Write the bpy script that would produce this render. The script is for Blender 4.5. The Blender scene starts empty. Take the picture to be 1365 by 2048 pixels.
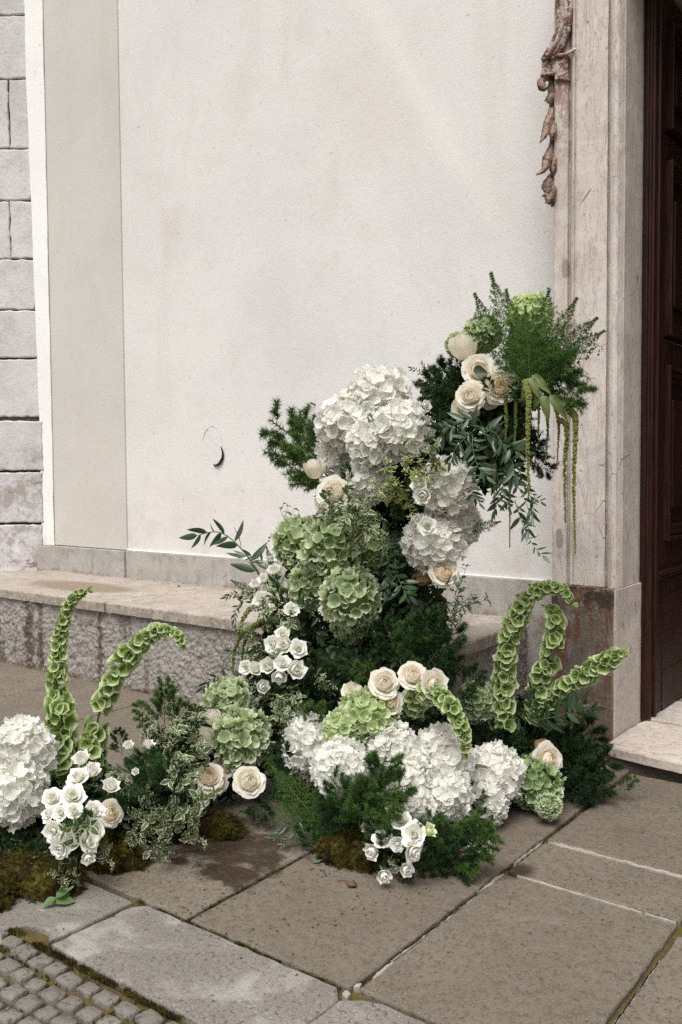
import bpy, math, random
import numpy as np
from mathutils import Vector, Matrix, noise, Quaternion
R = random.Random(7)
np.random.seed(7)
scene = bpy.context.scene
COL = scene.collection

# ------------------------------------------------------------------ camera
FPX, CX, CY = 1790.0, 682.5, 1024.0
PITCH, ROLL, CAMH = math.atan(84/1790.0), 0.007, 1.1
YAW = math.atan(1358/1790.0*math.cos(PITCH))
FW = Vector((-math.sin(YAW)*math.cos(PITCH), math.cos(YAW)*math.cos(PITCH), -math.sin(PITCH)))
_r = FW.cross(Vector((0, 0, 1))).normalized(); _u = _r.cross(FW)
RT = (_r*math.cos(ROLL) - _u*math.sin(ROLL)).normalized()
UP = (_r*math.sin(ROLL) + _u*math.cos(ROLL)).normalized()
CAM = Vector((0, 0, CAMH))
cd = bpy.data.cameras.new('camera'); cam = bpy.data.objects.new('camera', cd); COL.objects.link(cam)
cd.sensor_fit = 'VERTICAL'; cd.sensor_height = 36.0; cd.lens = FPX/2048*36.0
cd.clip_start = 0.05; cd.clip_end = 2000
m = Matrix.Identity(4)
for i in range(3):
    m[i][0] = RT[i]; m[i][1] = UP[i]; m[i][2] = -FW[i]; m[i][3] = CAM[i]
cam.matrix_world = m
scene.camera = cam

# ------------------------------------------------------------------ light
SUN_EL, SUN_AZ = math.radians(60), math.radians(164)   # azimuth measured from +Y towards +X
world = bpy.data.worlds.new('World'); scene.world = world; world.use_nodes = True
wn = world.node_tree.nodes; wl = world.node_tree.links
bg = wn['Background']; bg.inputs['Strength'].default_value = 0.098
sky = wn.new('ShaderNodeTexSky'); sky.sky_type = 'NISHITA'; sky.sun_disc = False
sky.sun_elevation = SUN_EL; sky.sun_rotation = SUN_AZ; sky.dust_density = 4.0; sky.air_density = 1.0
hs = wn.new('ShaderNodeHueSaturation'); hs.inputs['Saturation'].default_value = 0.12
wl.new(sky.outputs[0], hs.inputs['Color']); wl.new(hs.outputs[0], bg.inputs['Color'])
sd = bpy.data.lights.new('sun', 'SUN'); sun = bpy.data.objects.new('sun', sd); COL.objects.link(sun)
sd.energy = 2.0; sd.angle = math.radians(35); sd.color = (1.0, 0.97, 0.935)
sdir = Vector((math.sin(SUN_AZ)*math.cos(SUN_EL), math.cos(SUN_AZ)*math.cos(SUN_EL), math.sin(SUN_EL)))
sun.rotation_euler = (-sdir).to_track_quat('-Z', 'Y').to_euler()
scene.view_settings.view_transform = 'Standard'; scene.view_settings.look = 'None'
scene.view_settings.gamma = 1.0; scene.view_settings.exposure = 0.58
scene.view_settings.use_curve_mapping = False
scene.render.engine = 'CYCLES'
scene.cycles.use_denoising = False
scene.cycles.max_bounces = 8; scene.cycles.transmission_bounces = 4

# ------------------------------------------------------------------ where a point of the photograph lies in the place
def ray(px, py): return FW + RT*((px-CX)/FPX) - UP*((py-CY)/FPX)
def onz(px, py, Z=0.0):
    d = ray(px, py); return CAM + d*((Z-CAM.z)/d.z)
def ony(px, py, Y):
    d = ray(px, py); return CAM + d*(Y/d.y)
def onx(px, py, X):
    d = ray(px, py); return CAM + d*(X/d.x)
def mpp(p): return (p-CAM).dot(FW)/FPX       # metres per photo pixel at p

# ------------------------------------------------------------------ materials
class NB:
    def __init__(s, name, rough=0.8, spec=0.3):
        s.m = bpy.data.materials.new(name); s.m.use_nodes = True
        s.n = s.m.node_tree.nodes; s.l = s.m.node_tree.links
        s.p = s.n['Principled BSDF']; s.out = s.n['Material Output']
        s.p.inputs['Roughness'].default_value = rough
        s.p.inputs['Specular IOR Level'].default_value = spec
        s.tc = s.n.new('ShaderNodeTexCoord')
        s.geo = s.n.new('ShaderNodeNewGeometry')
    def pos(s): return s.geo.outputs['Position']
    def obj(s): return s.tc.outputs['Object']
    def link(s, a, b):
        if hasattr(a, 'node') or isinstance(a, bpy.types.NodeSocket): s.l.new(a, b)
        else: b.default_value = a
    def noise(s, vec, scale, detail=4, rough=0.6, dist=0.0, out='Fac'):
        t = s.n.new('ShaderNodeTexNoise'); t.inputs['Scale'].default_value = scale
        t.inputs['Detail'].default_value = detail; t.inputs['Roughness'].default_value = rough
        t.inputs['Distortion'].default_value = dist
        s.l.new(vec, t.inputs['Vector']); return t.outputs[out]
    def voro(s, vec, scale, feature='F1', out='Distance', rand=1.0):
        t = s.n.new('ShaderNodeTexVoronoi'); t.feature = feature; t.inputs['Scale'].default_value = scale
        t.inputs['Randomness'].default_value = rand
        s.l.new(vec, t.inputs['Vector']); return t.outputs[out]
    def mapv(s, vec, scale=(1, 1, 1), loc=(0, 0, 0), rot=(0, 0, 0)):
        t = s.n.new('ShaderNodeMapping'); t.inputs['Scale'].default_value = scale
        t.inputs['Location'].default_value = loc; t.inputs['Rotation'].default_value = rot
        s.l.new(vec, t.inputs['Vector']); return t.outputs[0]
    def ramp(s, fac, a, b, lo=0.0, hi=1.0):
        t = s.n.new('ShaderNodeMapRange'); t.interpolation_type = 'SMOOTHSTEP'
        s.link(fac, t.inputs['Value']); t.inputs['From Min'].default_value = a; t.inputs['From Max'].default_value = b
        t.inputs['To Min'].default_value = lo; t.inputs['To Max'].default_value = hi; return t.outputs[0]
    def mix(s, fac, a, b, mode='MIX'):
        t = s.n.new('ShaderNodeMix'); t.data_type = 'RGBA'; t.blend_type = mode
        s.link(fac, t.inputs[0])
        for v, k in ((a, 6), (b, 7)):
            if isinstance(v, tuple): v = (v[0], v[1], v[2], 1.0)
            s.link(v, t.inputs[k])
        return t.outputs[2]
    def math(s, op, a, b=0.0, c=None):
        t = s.n.new('ShaderNodeMath'); t.operation = op
        s.link(a, t.inputs[0]); s.link(b, t.inputs[1])
        if c is not None: s.link(c, t.inputs[2])
        return t.outputs[0]
    def sep(s, vec):
        t = s.n.new('ShaderNodeSeparateXYZ'); s.l.new(vec, t.inputs[0]); return t.outputs
    def rnd(s):
        t = s.n.new('ShaderNodeObjectInfo'); return t.outputs['Random']
    def attr(s, name):
        t = s.n.new('ShaderNodeAttribute'); t.attribute_name = name; return t.outputs['Fac']
    def bump(s, h, dist, strength=1.0, prev=None):
        t = s.n.new('ShaderNodeBump'); t.inputs['Distance'].default_value = dist; t.inputs['Strength'].default_value = strength
        s.l.new(h, t.inputs['Height'])
        if prev is not None: s.l.new(prev, t.inputs['Normal'])
        return t.outputs[0]
    def color(s, c): s.link(c, s.p.inputs['Base Color']) if not isinstance(c, tuple) else s.p.inputs['Base Color'].__setattr__('default_value', (*c, 1))
    def normal(s, nrm): s.l.new(nrm, s.p.inputs['Normal'])
    def rough(s, r): s.link(r, s.p.inputs['Roughness'])
    def translucent(s, col, amount):
        tr = s.n.new('ShaderNodeBsdfTranslucent'); s.link(col if not isinstance(col, tuple) else (*col, 1), tr.inputs['Color'])
        mx = s.n.new('ShaderNodeMixShader'); mx.inputs[0].default_value = amount
        s.l.new(s.p.outputs[0], mx.inputs[1]); s.l.new(tr.outputs[0], mx.inputs[2]); s.l.new(mx.outputs[0], s.out.inputs['Surface'])
    def spot(s, c, r, power=1.0, squash=(1, 1, 1), soft=0.6, wob=0.3, wscale=8):
        """1 inside a ragged blob of the place, 0 outside (a stain of the surface itself)"""
        v = s.mapv(s.pos(), scale=tuple(1/(r*q) for q in squash), loc=tuple(-c[i]/(r*squash[i]) for i in range(3)))
        ln = s.n.new('ShaderNodeVectorMath'); ln.operation = 'LENGTH'; s.l.new(v, ln.inputs[0])
        nz = s.noise(s.pos(), wscale, 5)
        d = s.math('ADD', ln.outputs['Value'], s.math('MULTIPLY', s.math('SUBTRACT', nz, 0.5), wob*4))
        return s.ramp(d, 1.0+soft*0.3, 1.0-soft, 0, 1)

MAT = {}
def plaster(name, base, dirt=(0.50, 0.45, 0.38), grain=0.0012, low=0.61):
    b = NB(name, 0.92, 0.15); P = b.pos()
    n1 = b.noise(P, 1.1, 5, 0.6, 0.4); n2 = b.noise(P, 5.5, 6, 0.7)
    n3 = b.noise(P, 130, 3, 0.6); n4 = b.noise(P, 90, 4, 0.7)
    c = b.mix(b.ramp(n1, 0.40, 0.68, 0, 0.55), base, tuple(x*0.88 for x in base))
    c = b.mix(b.ramp(b.math('MULTIPLY', n1, n2), 0.28, 0.46, 0, 0.35), c, tuple(min(1, x*1.06) for x in base))
    c = b.mix(b.ramp(n2, 0.56, 0.75, 0, 0.30), c, dirt)
    c = b.mix(b.ramp(b.noise(P, 2.3, 6, 0.7, 0.8), 0.50, 0.66, 0, 0.30), c, tuple(x*f for x, f in zip(base, (0.86, 0.84, 0.83))))
    ck = b.voro(b.mapv(b.mix(0.06, P, b.noise(P, 3, 4, 0.7, 0, 'Color')), (1, 1, 0.6)), 0.9, 'DISTANCE_TO_EDGE')
    c = b.mix(b.math('MULTIPLY', b.ramp(ck, 0.0035, 0.0008), b.ramp(b.noise(P, 1.3, 3), 0.52, 0.62, 0, 0.12)), c, (0.40, 0.36, 0.32))
    c = b.mix(b.ramp(b.noise(P, 38, 3, 0.5), 0.70, 0.74, 0, 0.6), c, (0.38, 0.34, 0.29))
    # speckle of the roughcast grains, and hanging rain marks
    c = b.mix(b.ramp(n3, 0.50, 0.72, 0, 0.16), c, (0.36, 0.33, 0.29))
    c = b.mix(b.ramp(n3, 0.42, 0.28, 0, 0.25), c, tuple(min(1, x*1.12) for x in base))
    st = b.noise(b.mapv(P, (3.5, 3.5, 0.35)), 1.6, 5, 0.65, 0.3)
    c = b.mix(b.ramp(st, 0.54, 0.74, 0, 0.16), c, (0.47, 0.43, 0.37))
    z = b.sep(P)[2]
    lowm = b.math('MULTIPLY', b.ramp(z, low+0.55, low+0.02, 0, 1), b.ramp(n2, 0.42, 0.66, 0.1, 0.8))
    c = b.mix(b.math('MULTIPLY', lowm, 0.42), c, (0.46, 0.40, 0.33))
    b.color(c)
    b.normal(b.bump(b.math('ADD', n3, b.math('MULTIPLY', n4, 0.8)), grain, 0.9, b.bump(n2, 0.006, 0.35)))
    MAT[name] = b.m; return b
b = plaster('white_limewash', (0.695, 0.675, 0.657))
# pinkish worn patches and one brushed diagonal streak, as the limewash has them
c0 = b.p.inputs['Base Color'].links[0].from_socket
for cx_, cz_, r_, col_, am in ((-3.98, 2.55, 0.13, (0.56, 0.46, 0.39), 0.30), (-3.45, 3.15, 0.16, (0.54, 0.46, 0.40), 0.22), (-2.55, 2.9, 0.4, (0.60, 0.55, 0.50), 0.3),
                               (-3.2, 1.9, 0.35, (0.56, 0.55, 0.53), 0.28), (-3.2, 1.6, 0.5, (0.56, 0.55, 0.53), 0.25), (-4.2, 1.5, 0.3, (0.6, 0.57, 0.53), 0.3)):
    c0 = b.mix(b.math('MULTIPLY', b.spot((cx_, 3.65, cz_), r_, soft=0.9, wob=0.7, wscale=5), am), c0, col_)
v = b.mapv(b.pos(), (1, 1, 1), (0, 0, 0)); sx = b.sep(v)
dd = b.math('ABSOLUTE', b.math('SUBTRACT', b.math('ADD', b.math('MULTIPLY', sx[0], 1.75), sx[2]), -1.14))
strk = b.math('MULTIPLY', b.ramp(b.math('ADD', dd, b.math('MULTIPLY', b.noise(b.pos(), 6, 4), 0.2)), 0.34, 0.04, 0, 0.45), b.ramp(sx[2], 1.9, 2.7, 0, 1))
b.color(b.mix(strk, c0, (0.80, 0.775, 0.74)))
plaster('beige_limewash', (0.575, 0.552, 0.512), (0.48, 0.44, 0.37), 0.0010)
plaster('bright_limewash', (0.86, 0.85, 0.83), (0.62, 0.58, 0.52), 0.0008)

def stone(name, base, dark, light, sc=60, bumpd=0.0025, mottle=6, pit=0.5, tint=0.12, rough=0.85, extra=None, elong=(1, 1, 1), spec=0.25):
    b = NB(name, rough, spec); P = b.pos(); Pe = b.mapv(P, elong)
    n1 = b.noise(P, mottle, 6, 0.65, 0.3); n2 = b.noise(Pe, sc, 5, 0.7); n3 = b.noise(Pe, sc*3.2, 3, 0.6); n4 = b.noise(P, mottle*0.25, 3)
    c = b.mix(b.ramp(n1, 0.36, 0.66), tuple(x*0.86 for x in base), tuple(min(1, x*1.12) for x in base))
    c = b.mix(b.ramp(n2, 0.52, 0.64, 0, pit), c, dark)
    c = b.mix(b.ramp(n3, 0.57, 0.68, 0, pit*0.8), c, light)
    c = b.mix(b.ramp(n4, 0.45, 0.65, 0, 0.35), c, tuple(x*0.8 for x in base))
    rr = b.rnd(); c = b.mix(b.math('MULTIPLY', rr, tint*2.0), c, tuple(x*0.72 for x in base))
    if extra: c = extra(b, c)
    b.color(c)
    h = b.math('ADD', b.math('MULTIPLY', n2, -1.0), b.math('MULTIPLY', n3, -0.5))
    b.normal(b.bump(h, bumpd, 1.0, b.bump(n1, 0.006, 0.4)))
    MAT[name] = b.m; return b

def wet_pave(b, c):
    P = b.pos()
    m1 = b.spot((-1.69, 1.72, 0), 0.10, squash=(1.2, 0.7, 1), soft=0.35, wob=0.55, wscale=13)
    m2 = b.spot((-1.80, 1.87, 0), 0.19, squash=(1.1, 0.9, 1), soft=0.4, wob=0.6, wscale=9)
    m3 = b.spot((-1.87, 1.70, 0), 0.035, squash=(1.2, 0.8, 1), soft=0.5, wob=0.3, wscale=18)
    m4 = b.spot((-1.075, 2.20, 0), 0.05, squash=(1.0, 1.2, 1), soft=0.6, wob=0.3, wscale=14)
    w = b.math('MAXIMUM', b.math('MAXIMUM', m1, m2), b.math('MAXIMUM', m3, m4))
    c = b.mix(b.math('MULTIPLY', w, 0.88), c, (0.034, 0.020, 0.011))
    b.rough(b.ramp(w, 0.2, 0.9, 0.86, 0.30))
    # lichen bleaching
    l = b.noise(P, 3.2, 6, 0.7, 0.5)
    c = b.mix(b.ramp(b.noise(P, 40, 4, 0.7), 0.50, 0.64, 0, 0.42), c, (0.080, 0.060, 0.042))
    c = b.mix(b.ramp(b.noise(P, 11, 5, 0.7, 0.4), 0.50, 0.70, 0, 0.40), c, (0.13, 0.088, 0.058))
    c = b.mix(b.ramp(l, 0.56, 0.74, 0, 0.35), c, (0.33, 0.30, 0.26))
    return c
stone('bush_hammered_paving', (0.200, 0.168, 0.132), (0.050, 0.037, 0.025), (0.36, 0.32, 0.27), sc=82, bumpd=0.004, mottle=5.5, pit=0.85, tint=0.24, extra=wet_pave, elong=(1.25, 0.8, 1))
stone('grey_paving', (0.225, 0.205, 0.180), (0.06, 0.048, 0.036), (0.50, 0.47, 0.43), sc=78, bumpd=0.004, mottle=5, pit=0.8,
      extra=lambda b, c: b.mix(b.ramp(b.noise(b.pos(), 5, 6, 0.7, 0.4), 0.50, 0.68, 0, 0.55), c, (0.42, 0.40, 0.375)))
stone('cobble_stone', (0.20, 0.185, 0.16), (0.045, 0.036, 0.024), (0.34, 0.31, 0.27), sc=50, bumpd=0.005, mottle=22, pit=0.85, tint=0.30)
stone('mortar', (0.40, 0.355, 0.30), (0.22, 0.18, 0.13), (0.58, 0.53, 0.46), sc=90, bumpd=0.003, mottle=20, pit=0.4)
def ledge_wet(b, c):
    w = b.spot((-4.33, 3.20, 0.437), 0.42, squash=(1.15, 0.42, 1), soft=0.35, wob=0.10, wscale=6)
    c = b.mix(b.math('MULTIPLY', w, 0.65), c, (0.17, 0.12, 0.065))
    e = b.math('MULTIPLY', b.ramp(b.noise(b.pos(), 14, 6, 0.75), 0.50, 0.70), 0.65)
    c = b.mix(e, c, (0.17, 0.13, 0.095))
    y = b.sep(b.pos())[1]
    c = b.mix(b.math('MULTIPLY', b.ramp(y, 3.54, 3.64, 0, 0.55), b.ramp(b.noise(b.pos(), 30, 4), 0.48, 0.62)), c, (0.17, 0.115, 0.07))
    c = b.mix(b.ramp(b.noise(b.pos(), 6, 6, 0.75, 0.6), 0.48, 0.66, 0, 0.5), c, (0.27, 0.215, 0.17))
    c = b.mix(b.math('MULTIPLY', b.ramp(b.sep(b.pos())[2], 0.434, 0.425), b.ramp(b.noise(b.pos(), 24, 6, 0.8), 0.46, 0.58, 0, 0.7)), c, (0.20, 0.165, 0.135))
    return c
stone('ledge_stone', (0.43, 0.378, 0.328), (0.17, 0.125, 0.095), (0.58, 0.53, 0.47), sc=38, bumpd=0.004, mottle=5, pit=0.5, extra=ledge_wet)
def rough_extra(b, c):
    P = b.pos(); z = b.sep(P)[2]
    st = b.noise(b.mapv(P, (3.2, 1, 0.45)), 2.2, 6, 0.7, 0.5)
    c = b.mix(b.math('MULTIPLY', b.ramp(st, 0.56, 0.66), 0.55), c, (0.10, 0.068, 0.046))
    for X, w_ in ((-4.40, 0.055), (-4.30, 0.03), (-3.78, 0.03), (-4.72, 0.03)):
        v = b.spot((X, 2.92, 0.16), 1.0, squash=(w_, 1, 0.30), soft=0.8, wob=0.75, wscale=26)
        c = b.mix(b.math('MULTIPLY', v, 0.80), c, (0.075, 0.040, 0.024))
    c = b.mix(b.math('MULTIPLY', b.ramp(b.math('ADD', z, b.math('MULTIPLY', b.noise(P, 9, 5), 0.16)), 0.13, 0.06), 0.8), c, (0.13, 0.072, 0.034))
    return c
stone('roughcast', (0.40, 0.37, 0.335), (0.11, 0.088, 0.07), (0.50, 0.47, 0.43), sc=62, bumpd=0.010, mottle=30, pit=0.7, extra=rough_extra)
def plinth_x(b, c):
    P = b.pos(); z = b.sep(P)[2]
    n = b.noise(P, 9, 6, 0.72, 0.4); st = b.noise(b.mapv(P, (5, 5, 1.0)), 2.5, 5, 0.7)
    c = b.mix(b.ramp(n, 0.50, 0.68, 0, 0.55), c, (0.19, 0.165, 0.135))
    c = b.mix(b.ramp(st, 0.52, 0.70, 0, 0.45), c, (0.20, 0.18, 0.155))
    c = b.mix(b.math('MULTIPLY', b.ramp(z, 0.465, 0.44, 0, 0.6), b.ramp(n, 0.40, 0.6)), c, (0.22, 0.15, 0.095))
    return c
stone('grey_render', (0.42, 0.40, 0.365), (0.24, 0.22, 0.19), (0.52, 0.5, 0.47), sc=80, bumpd=0.002, mottle=6, pit=0.4, extra=plinth_x)
def marble_x(b, c):
    P = b.pos(); z = b.sep(P)[2]
    nz = b.noise(b.mapv(P, (6, 6, 0.9)), 3, 6, 0.7, 0.8)
    vein = b.ramp(b.math('ABSOLUTE', b.math('SUBTRACT', nz, 0.5)), 0.020, 0.0, 0, 0.75)
    c = b.mix(vein, c, (0.36, 0.25, 0.20))
    c = b.mix(b.ramp(b.noise(b.mapv(P, (1, 1, .4)), 12, 6, 0.75), 0.46, 0.66, 0, 0.25), c, (0.42, 0.345, 0.30))
    for pt in (ony(1130, 535, 3.36), ony(1118, 1078, 3.36)):
        c = b.mix(b.math('MULTIPLY', b.spot(tuple(pt), 0.05, squash=(0.35, 1, 0.9), soft=0.3, wob=0.3, wscale=22), 0.85), c, (0.27, 0.235, 0.20))
    pits = b.noise(P, 55, 4, 0.75); c = b.mix(b.ramp(pits, 0.62, 0.68, 0, 0.85), c, (0.14, 0.105, 0.085))
    cr = b.voro(b.mapv(P, (3, 3, 1.6)), 2.2, 'DISTANCE_TO_EDGE')
    c = b.mix(b.math('MULTIPLY', b.ramp(cr, 0.008, 0.001), b.ramp(b.noise(P, 4, 3), 0.52, 0.6)), c, (0.12, 0.08, 0.06))
    c = b.mix(b.math('MULTIPLY', b.ramp(b.noise(P, 7, 6, 0.75, 0.5), 0.60, 0.68), b.ramp(z, 2.55, 2.85, 0.12, 0.75)), c, (0.24, 0.12, 0.085))
    edge = b.math('MULTIPLY', b.ramp(b.sep(P)[0], -1.415, -1.43), b.ramp(z, 2.1, 2.7, 0.10, 1.0))
    c = b.mix(b.math('MULTIPLY', edge, b.ramp(b.noise(b.mapv(P, (1, 1, .5)), 26, 7, 0.85), 0.44, 0.54, 0, 0.85)), c, (0.20, 0.09, 0.06))
    return c
stone('pink_marble', (0.61, 0.552, 0.51), (0.42, 0.34, 0.29), (0.68, 0.63, 0.59), sc=60, bumpd=0.0018, mottle=7, pit=0.32, extra=marble_x, elong=(1, 1, 0.35), rough=0.7)
stone('pale_marble_step', (0.56, 0.49, 0.43), (0.24, 0.17, 0.13), (0.68, 0.62, 0.56), sc=35, bumpd=0.003, mottle=9, pit=0.45, rough=0.7,
      extra=lambda b, c: b.mix(b.ramp(b.noise(b.pos(), 26, 6, 0.8), 0.60, 0.68, 0, 0.8), c, (0.15, 0.12, 0.10)))
def dirty_plinth(b, c):
    P = b.pos(); q = b.sep(P)
    n = b.noise(P, 7, 6, 0.75, 0.6); st = b.noise(b.mapv(P, (5, 5, 0.9)), 3, 6, 0.75, 0.3)
    face = b.ramp(q[0], -1.210, -1.216, 0, 1)
    c = b.mix(b.math('MULTIPLY', face, b.ramp(n, 0.30, 0.55, 0.55, 0.95)), c, (0.145, 0.115, 0.088))
    c = b.mix(b.math('MULTIPLY', face, b.ramp(st, 0.47, 0.58, 0, 0.85)), c, (0.155, 0.066, 0.040))
    c = b.mix(b.math('MULTIPLY', face, b.math('MULTIPLY', b.ramp(q[2], 0.50, 0.60), b.ramp(b.noise(P, 12, 5, 0.8), 0.42, 0.56))), c, (0.055, 0.038, 0.026))
    c = b.mix(b.math('MULTIPLY', face, b.ramp(b.noise(P, 45, 5, 0.8), 0.58, 0.66, 0, 0.55)), c, (0.42, 0.37, 0.31))
    c = b.mix(b.math('MULTIPLY', b.ramp(face, 0.5, 0.0), b.ramp(b.noise(b.mapv(P, (1, 1, 0.4)), 30, 6, 0.8), 0.57, 0.64, 0, 0.75)), c, (0.20, 0.14, 0.115))
    return c
stone('stained_marble', (0.56, 0.50, 0.455), (0.30, 0.23, 0.19), (0.62, 0.57, 0.52), sc=55, bumpd=0.003, mottle=7, pit=0.4, extra=dirty_plinth)
def rust_x(b, c):
    P = b.pos(); n = b.noise(P, 26, 7, 0.85, 0.3)
    c = b.mix(b.ramp(n, 0.46, 0.52, 0, 0.95), c, (0.125, 0.045, 0.026))
    return b.mix(b.ramp(b.noise(P, 40, 5, 0.8), 0.56, 0.62, 0, 0.8), c, (0.55, 0.48, 0.42))
stone('rust_stained_marble', (0.56, 0.50, 0.46), (0.34, 0.2, 0.15), (0.66, 0.61, 0.56), sc=50, bumpd=0.0025, mottle=9, pit=0.4, extra=rust_x)
stone('carved_marble', (0.30, 0.205, 0.155), (0.035, 0.02, 0.013), (0.66, 0.60, 0.54), sc=30, bumpd=0.005, mottle=30, pit=0.95)  # dark blotches paint shade into the carved grooves; the brown is rust
def block_x(b, c):
    P = b.pos(); z = b.sep(P)[2]; n = b.noise(P, 7, 6, 0.75, 0.4)
    c = b.mix(b.math('MULTIPLY', b.ramp(z, 1.35, 1.15), b.ramp(n, 0.46, 0.58, 0, 0.7)), c, (0.27, 0.235, 0.20))
    c = b.mix(b.math('MULTIPLY', b.ramp(z, 1.2, 1.0), b.ramp(b.noise(P, 11, 6, 0.8, 1.0), 0.56, 0.64, 0, 0.8)), c, (0.20, 0.11, 0.07))
    return c
stone('lioz_block', (0.60, 0.58, 0.585), (0.30, 0.265, 0.24), (0.58, 0.56, 0.54), sc=45, bumpd=0.0035, mottle=5, pit=0.4, tint=0.10, extra=block_x)
stone('joint_dirt', (0.10, 0.07, 0.042), (0.03, 0.02, 0.012), (0.16, 0.12, 0.075), sc=80, bumpd=0.006, mottle=12, pit=0.6,
      extra=lambda b, c: b.mix(b.ramp(b.noise(b.pos(), 16, 6, 0.7), 0.40, 0.54), c, (0.115, 0.088, 0.024)))
stone('dark_mortar', (0.11, 0.085, 0.07), (0.04, 0.03, 0.02), (0.24, 0.2, 0.17), sc=60, bumpd=0.004, mottle=12, pit=0.6)
stone('interior_plaster', (0.30, 0.26, 0.22), (0.2, 0.17, 0.14), (0.4, 0.36, 0.3), sc=40, bumpd=0.002, mottle=4, pit=0.3)
def wood():
    b = NB('red_brown_door_paint', 0.5, 0.25); P = b.pos()
    g = b.noise(b.mapv(P, (8, 8, 0.7)), 8, 6, 0.7, 0.4); n = b.noise(P, 3, 4)
    c = b.mix(b.ramp(g, 0.35, 0.68), (0.014, 0.0040, 0.0028), (0.040, 0.0095, 0.0055))
    c = b.mix(b.ramp(n, 0.45, 0.7, 0, 0.4), c, (0.018, 0.007, 0.005))
    z = b.sep(P)[2]
    sc = b.noise(b.mapv(P, (2, 2.5, 26)), 3, 5, 0.75, 0.2)
    c = b.mix(b.math('MULTIPLY', b.ramp(z, 0.68, 0.35, 0.0, 1), b.ramp(sc, 0.65, 0.70, 0, 0.7)), c, (0.33, 0.22, 0.15))
    b.color(c); b.rough(b.ramp(g, 0.3, 0.7, 0.36, 0.6)); b.normal(b.bump(g, 0.0012, 0.8)); MAT['door'] = b.m
wood()
def simple(name, col, rough=0.6, spec=0.3, var=0.25, sc=40, metal=0.0):
    b = NB(name, rough, spec); n = b.noise(b.pos(), sc, 4)
    b.color(b.mix(b.ramp(n, 0.35, 0.65), tuple(x*(1-var) for x in col), tuple(x*(1+var) for x in col)))
    b.p.inputs['Metallic'].default_value = metal; MAT[name] = b.m
simple('dark_iron', (0.018, 0.016, 0.015), 0.75, 0.2)
simple('worn_patch', (0.57, 0.55, 0.54), 0.9, 0.1)
simple('twig_bark', (0.10, 0.058, 0.032), 0.85)
simple('green_stem', (0.085, 0.15, 0.04), 0.6)
simple('dark_stem', (0.045, 0.06, 0.025), 0.7)
simple('foam', (0.016, 0.026, 0.012), 0.95, 0.05)

def leafmat(name, c1, c2, edge=None, trans=0.25, rough=0.5, spec=0.35, tcol=None, edge_lo=0.55, edge_hi=0.85, var=0.5):
    b = NB(name, rough, spec); rr = b.rnd()
    n = b.noise(b.obj(), 60, 3)
    f = b.math('ADD', b.math('MULTIPLY', rr, 1-var*0.5), b.math('MULTIPLY', n, var*0.5))
    c = b.mix(b.ramp(f, 0.1, 0.9), c1, c2)
    if edge: c = b.mix(b.ramp(b.attr('edge'), edge_lo, edge_hi), c, edge)
    b.color(c); b.translucent(b.mix(1.0, c, tcol or (1.15, 1.25, 0.75), 'MULTIPLY'), trans)
    MAT[name] = b.m; return b
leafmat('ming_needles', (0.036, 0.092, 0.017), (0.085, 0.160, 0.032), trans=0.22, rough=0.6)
leafmat('ming_needles_dark', (0.012, 0.036, 0.010), (0.030, 0.074, 0.017), trans=0.15, rough=0.6)  # same fern darkened: depth of shade put into the needle colour
leafmat('plumosus_needles', (0.060, 0.135, 0.028), (0.105, 0.20, 0.045), trans=0.35, rough=0.6)
leafmat('ruscus_leaf', (0.018, 0.042, 0.019), (0.042, 0.080, 0.030), trans=0.12, rough=0.36, spec=0.5)
leafmat('pittosporum_leaf', (0.060, 0.105, 0.040), (0.115, 0.155, 0.055), edge=(0.60, 0.62, 0.44), trans=0.2, rough=0.42, edge_lo=0.50, edge_hi=0.85)
leafmat('pittosporum_yellow', (0.100, 0.145, 0.030), (0.175, 0.205, 0.050), edge=(0.56, 0.57, 0.30), trans=0.25, rough=0.42, edge_lo=0.50, edge_hi=0.85)
leafmat('filler_leaf', (0.009, 0.020, 0.006), (0.026, 0.050, 0.013), trans=0.12, rough=0.5)  # kept near black, so the column's inner shade sits in the colour
leafmat('grey_green_leaf', (0.095, 0.13, 0.085), (0.13, 0.17, 0.11), trans=0.15, rough=0.5)
leafmat('amaranth_leaf', (0.055, 0.095, 0.028), (0.15, 0.19, 0.06), trans=0.25, rough=0.5)
leafmat('amaranth_seed', (0.125, 0.155, 0.038), (0.21, 0.225, 0.065), trans=0.1, rough=0.9, spec=0.1)
leafmat('bell_green', (0.155, 0.235, 0.045), (0.27, 0.355, 0.095), edge=(0.54, 0.61, 0.37), trans=0.28, rough=0.5, edge_lo=0.62, edge_hi=1.0)
leafmat('white_petal', (0.885, 0.875, 0.815), (0.91, 0.90, 0.85), edge=(0.925, 0.92, 0.895), trans=0.50, rough=0.6, spec=0.15, tcol=(1, 0.995, 0.96))
leafmat('green_petal', (0.17, 0.25, 0.090), (0.35, 0.42, 0.21), edge=(0.58, 0.63, 0.46), trans=0.3, rough=0.6, spec=0.15, edge_lo=0.3, edge_hi=1.0)
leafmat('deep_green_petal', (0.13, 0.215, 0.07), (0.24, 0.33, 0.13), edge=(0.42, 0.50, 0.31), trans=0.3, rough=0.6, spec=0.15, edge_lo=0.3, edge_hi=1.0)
leafmat('pale_green_petal', (0.34, 0.44, 0.17), (0.48, 0.56, 0.28), edge=(0.68, 0.73, 0.54), trans=0.4, rough=0.6, spec=0.15, edge_lo=0.3, edge_hi=1.0)
leafmat('cream_petal', (0.88, 0.80, 0.64), (0.90, 0.84, 0.71), edge=(0.90, 0.87, 0.79), trans=0.42, rough=0.55, spec=0.2, tcol=(1, 0.97, 0.90), edge_lo=0.0, edge_hi=1.0)
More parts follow.
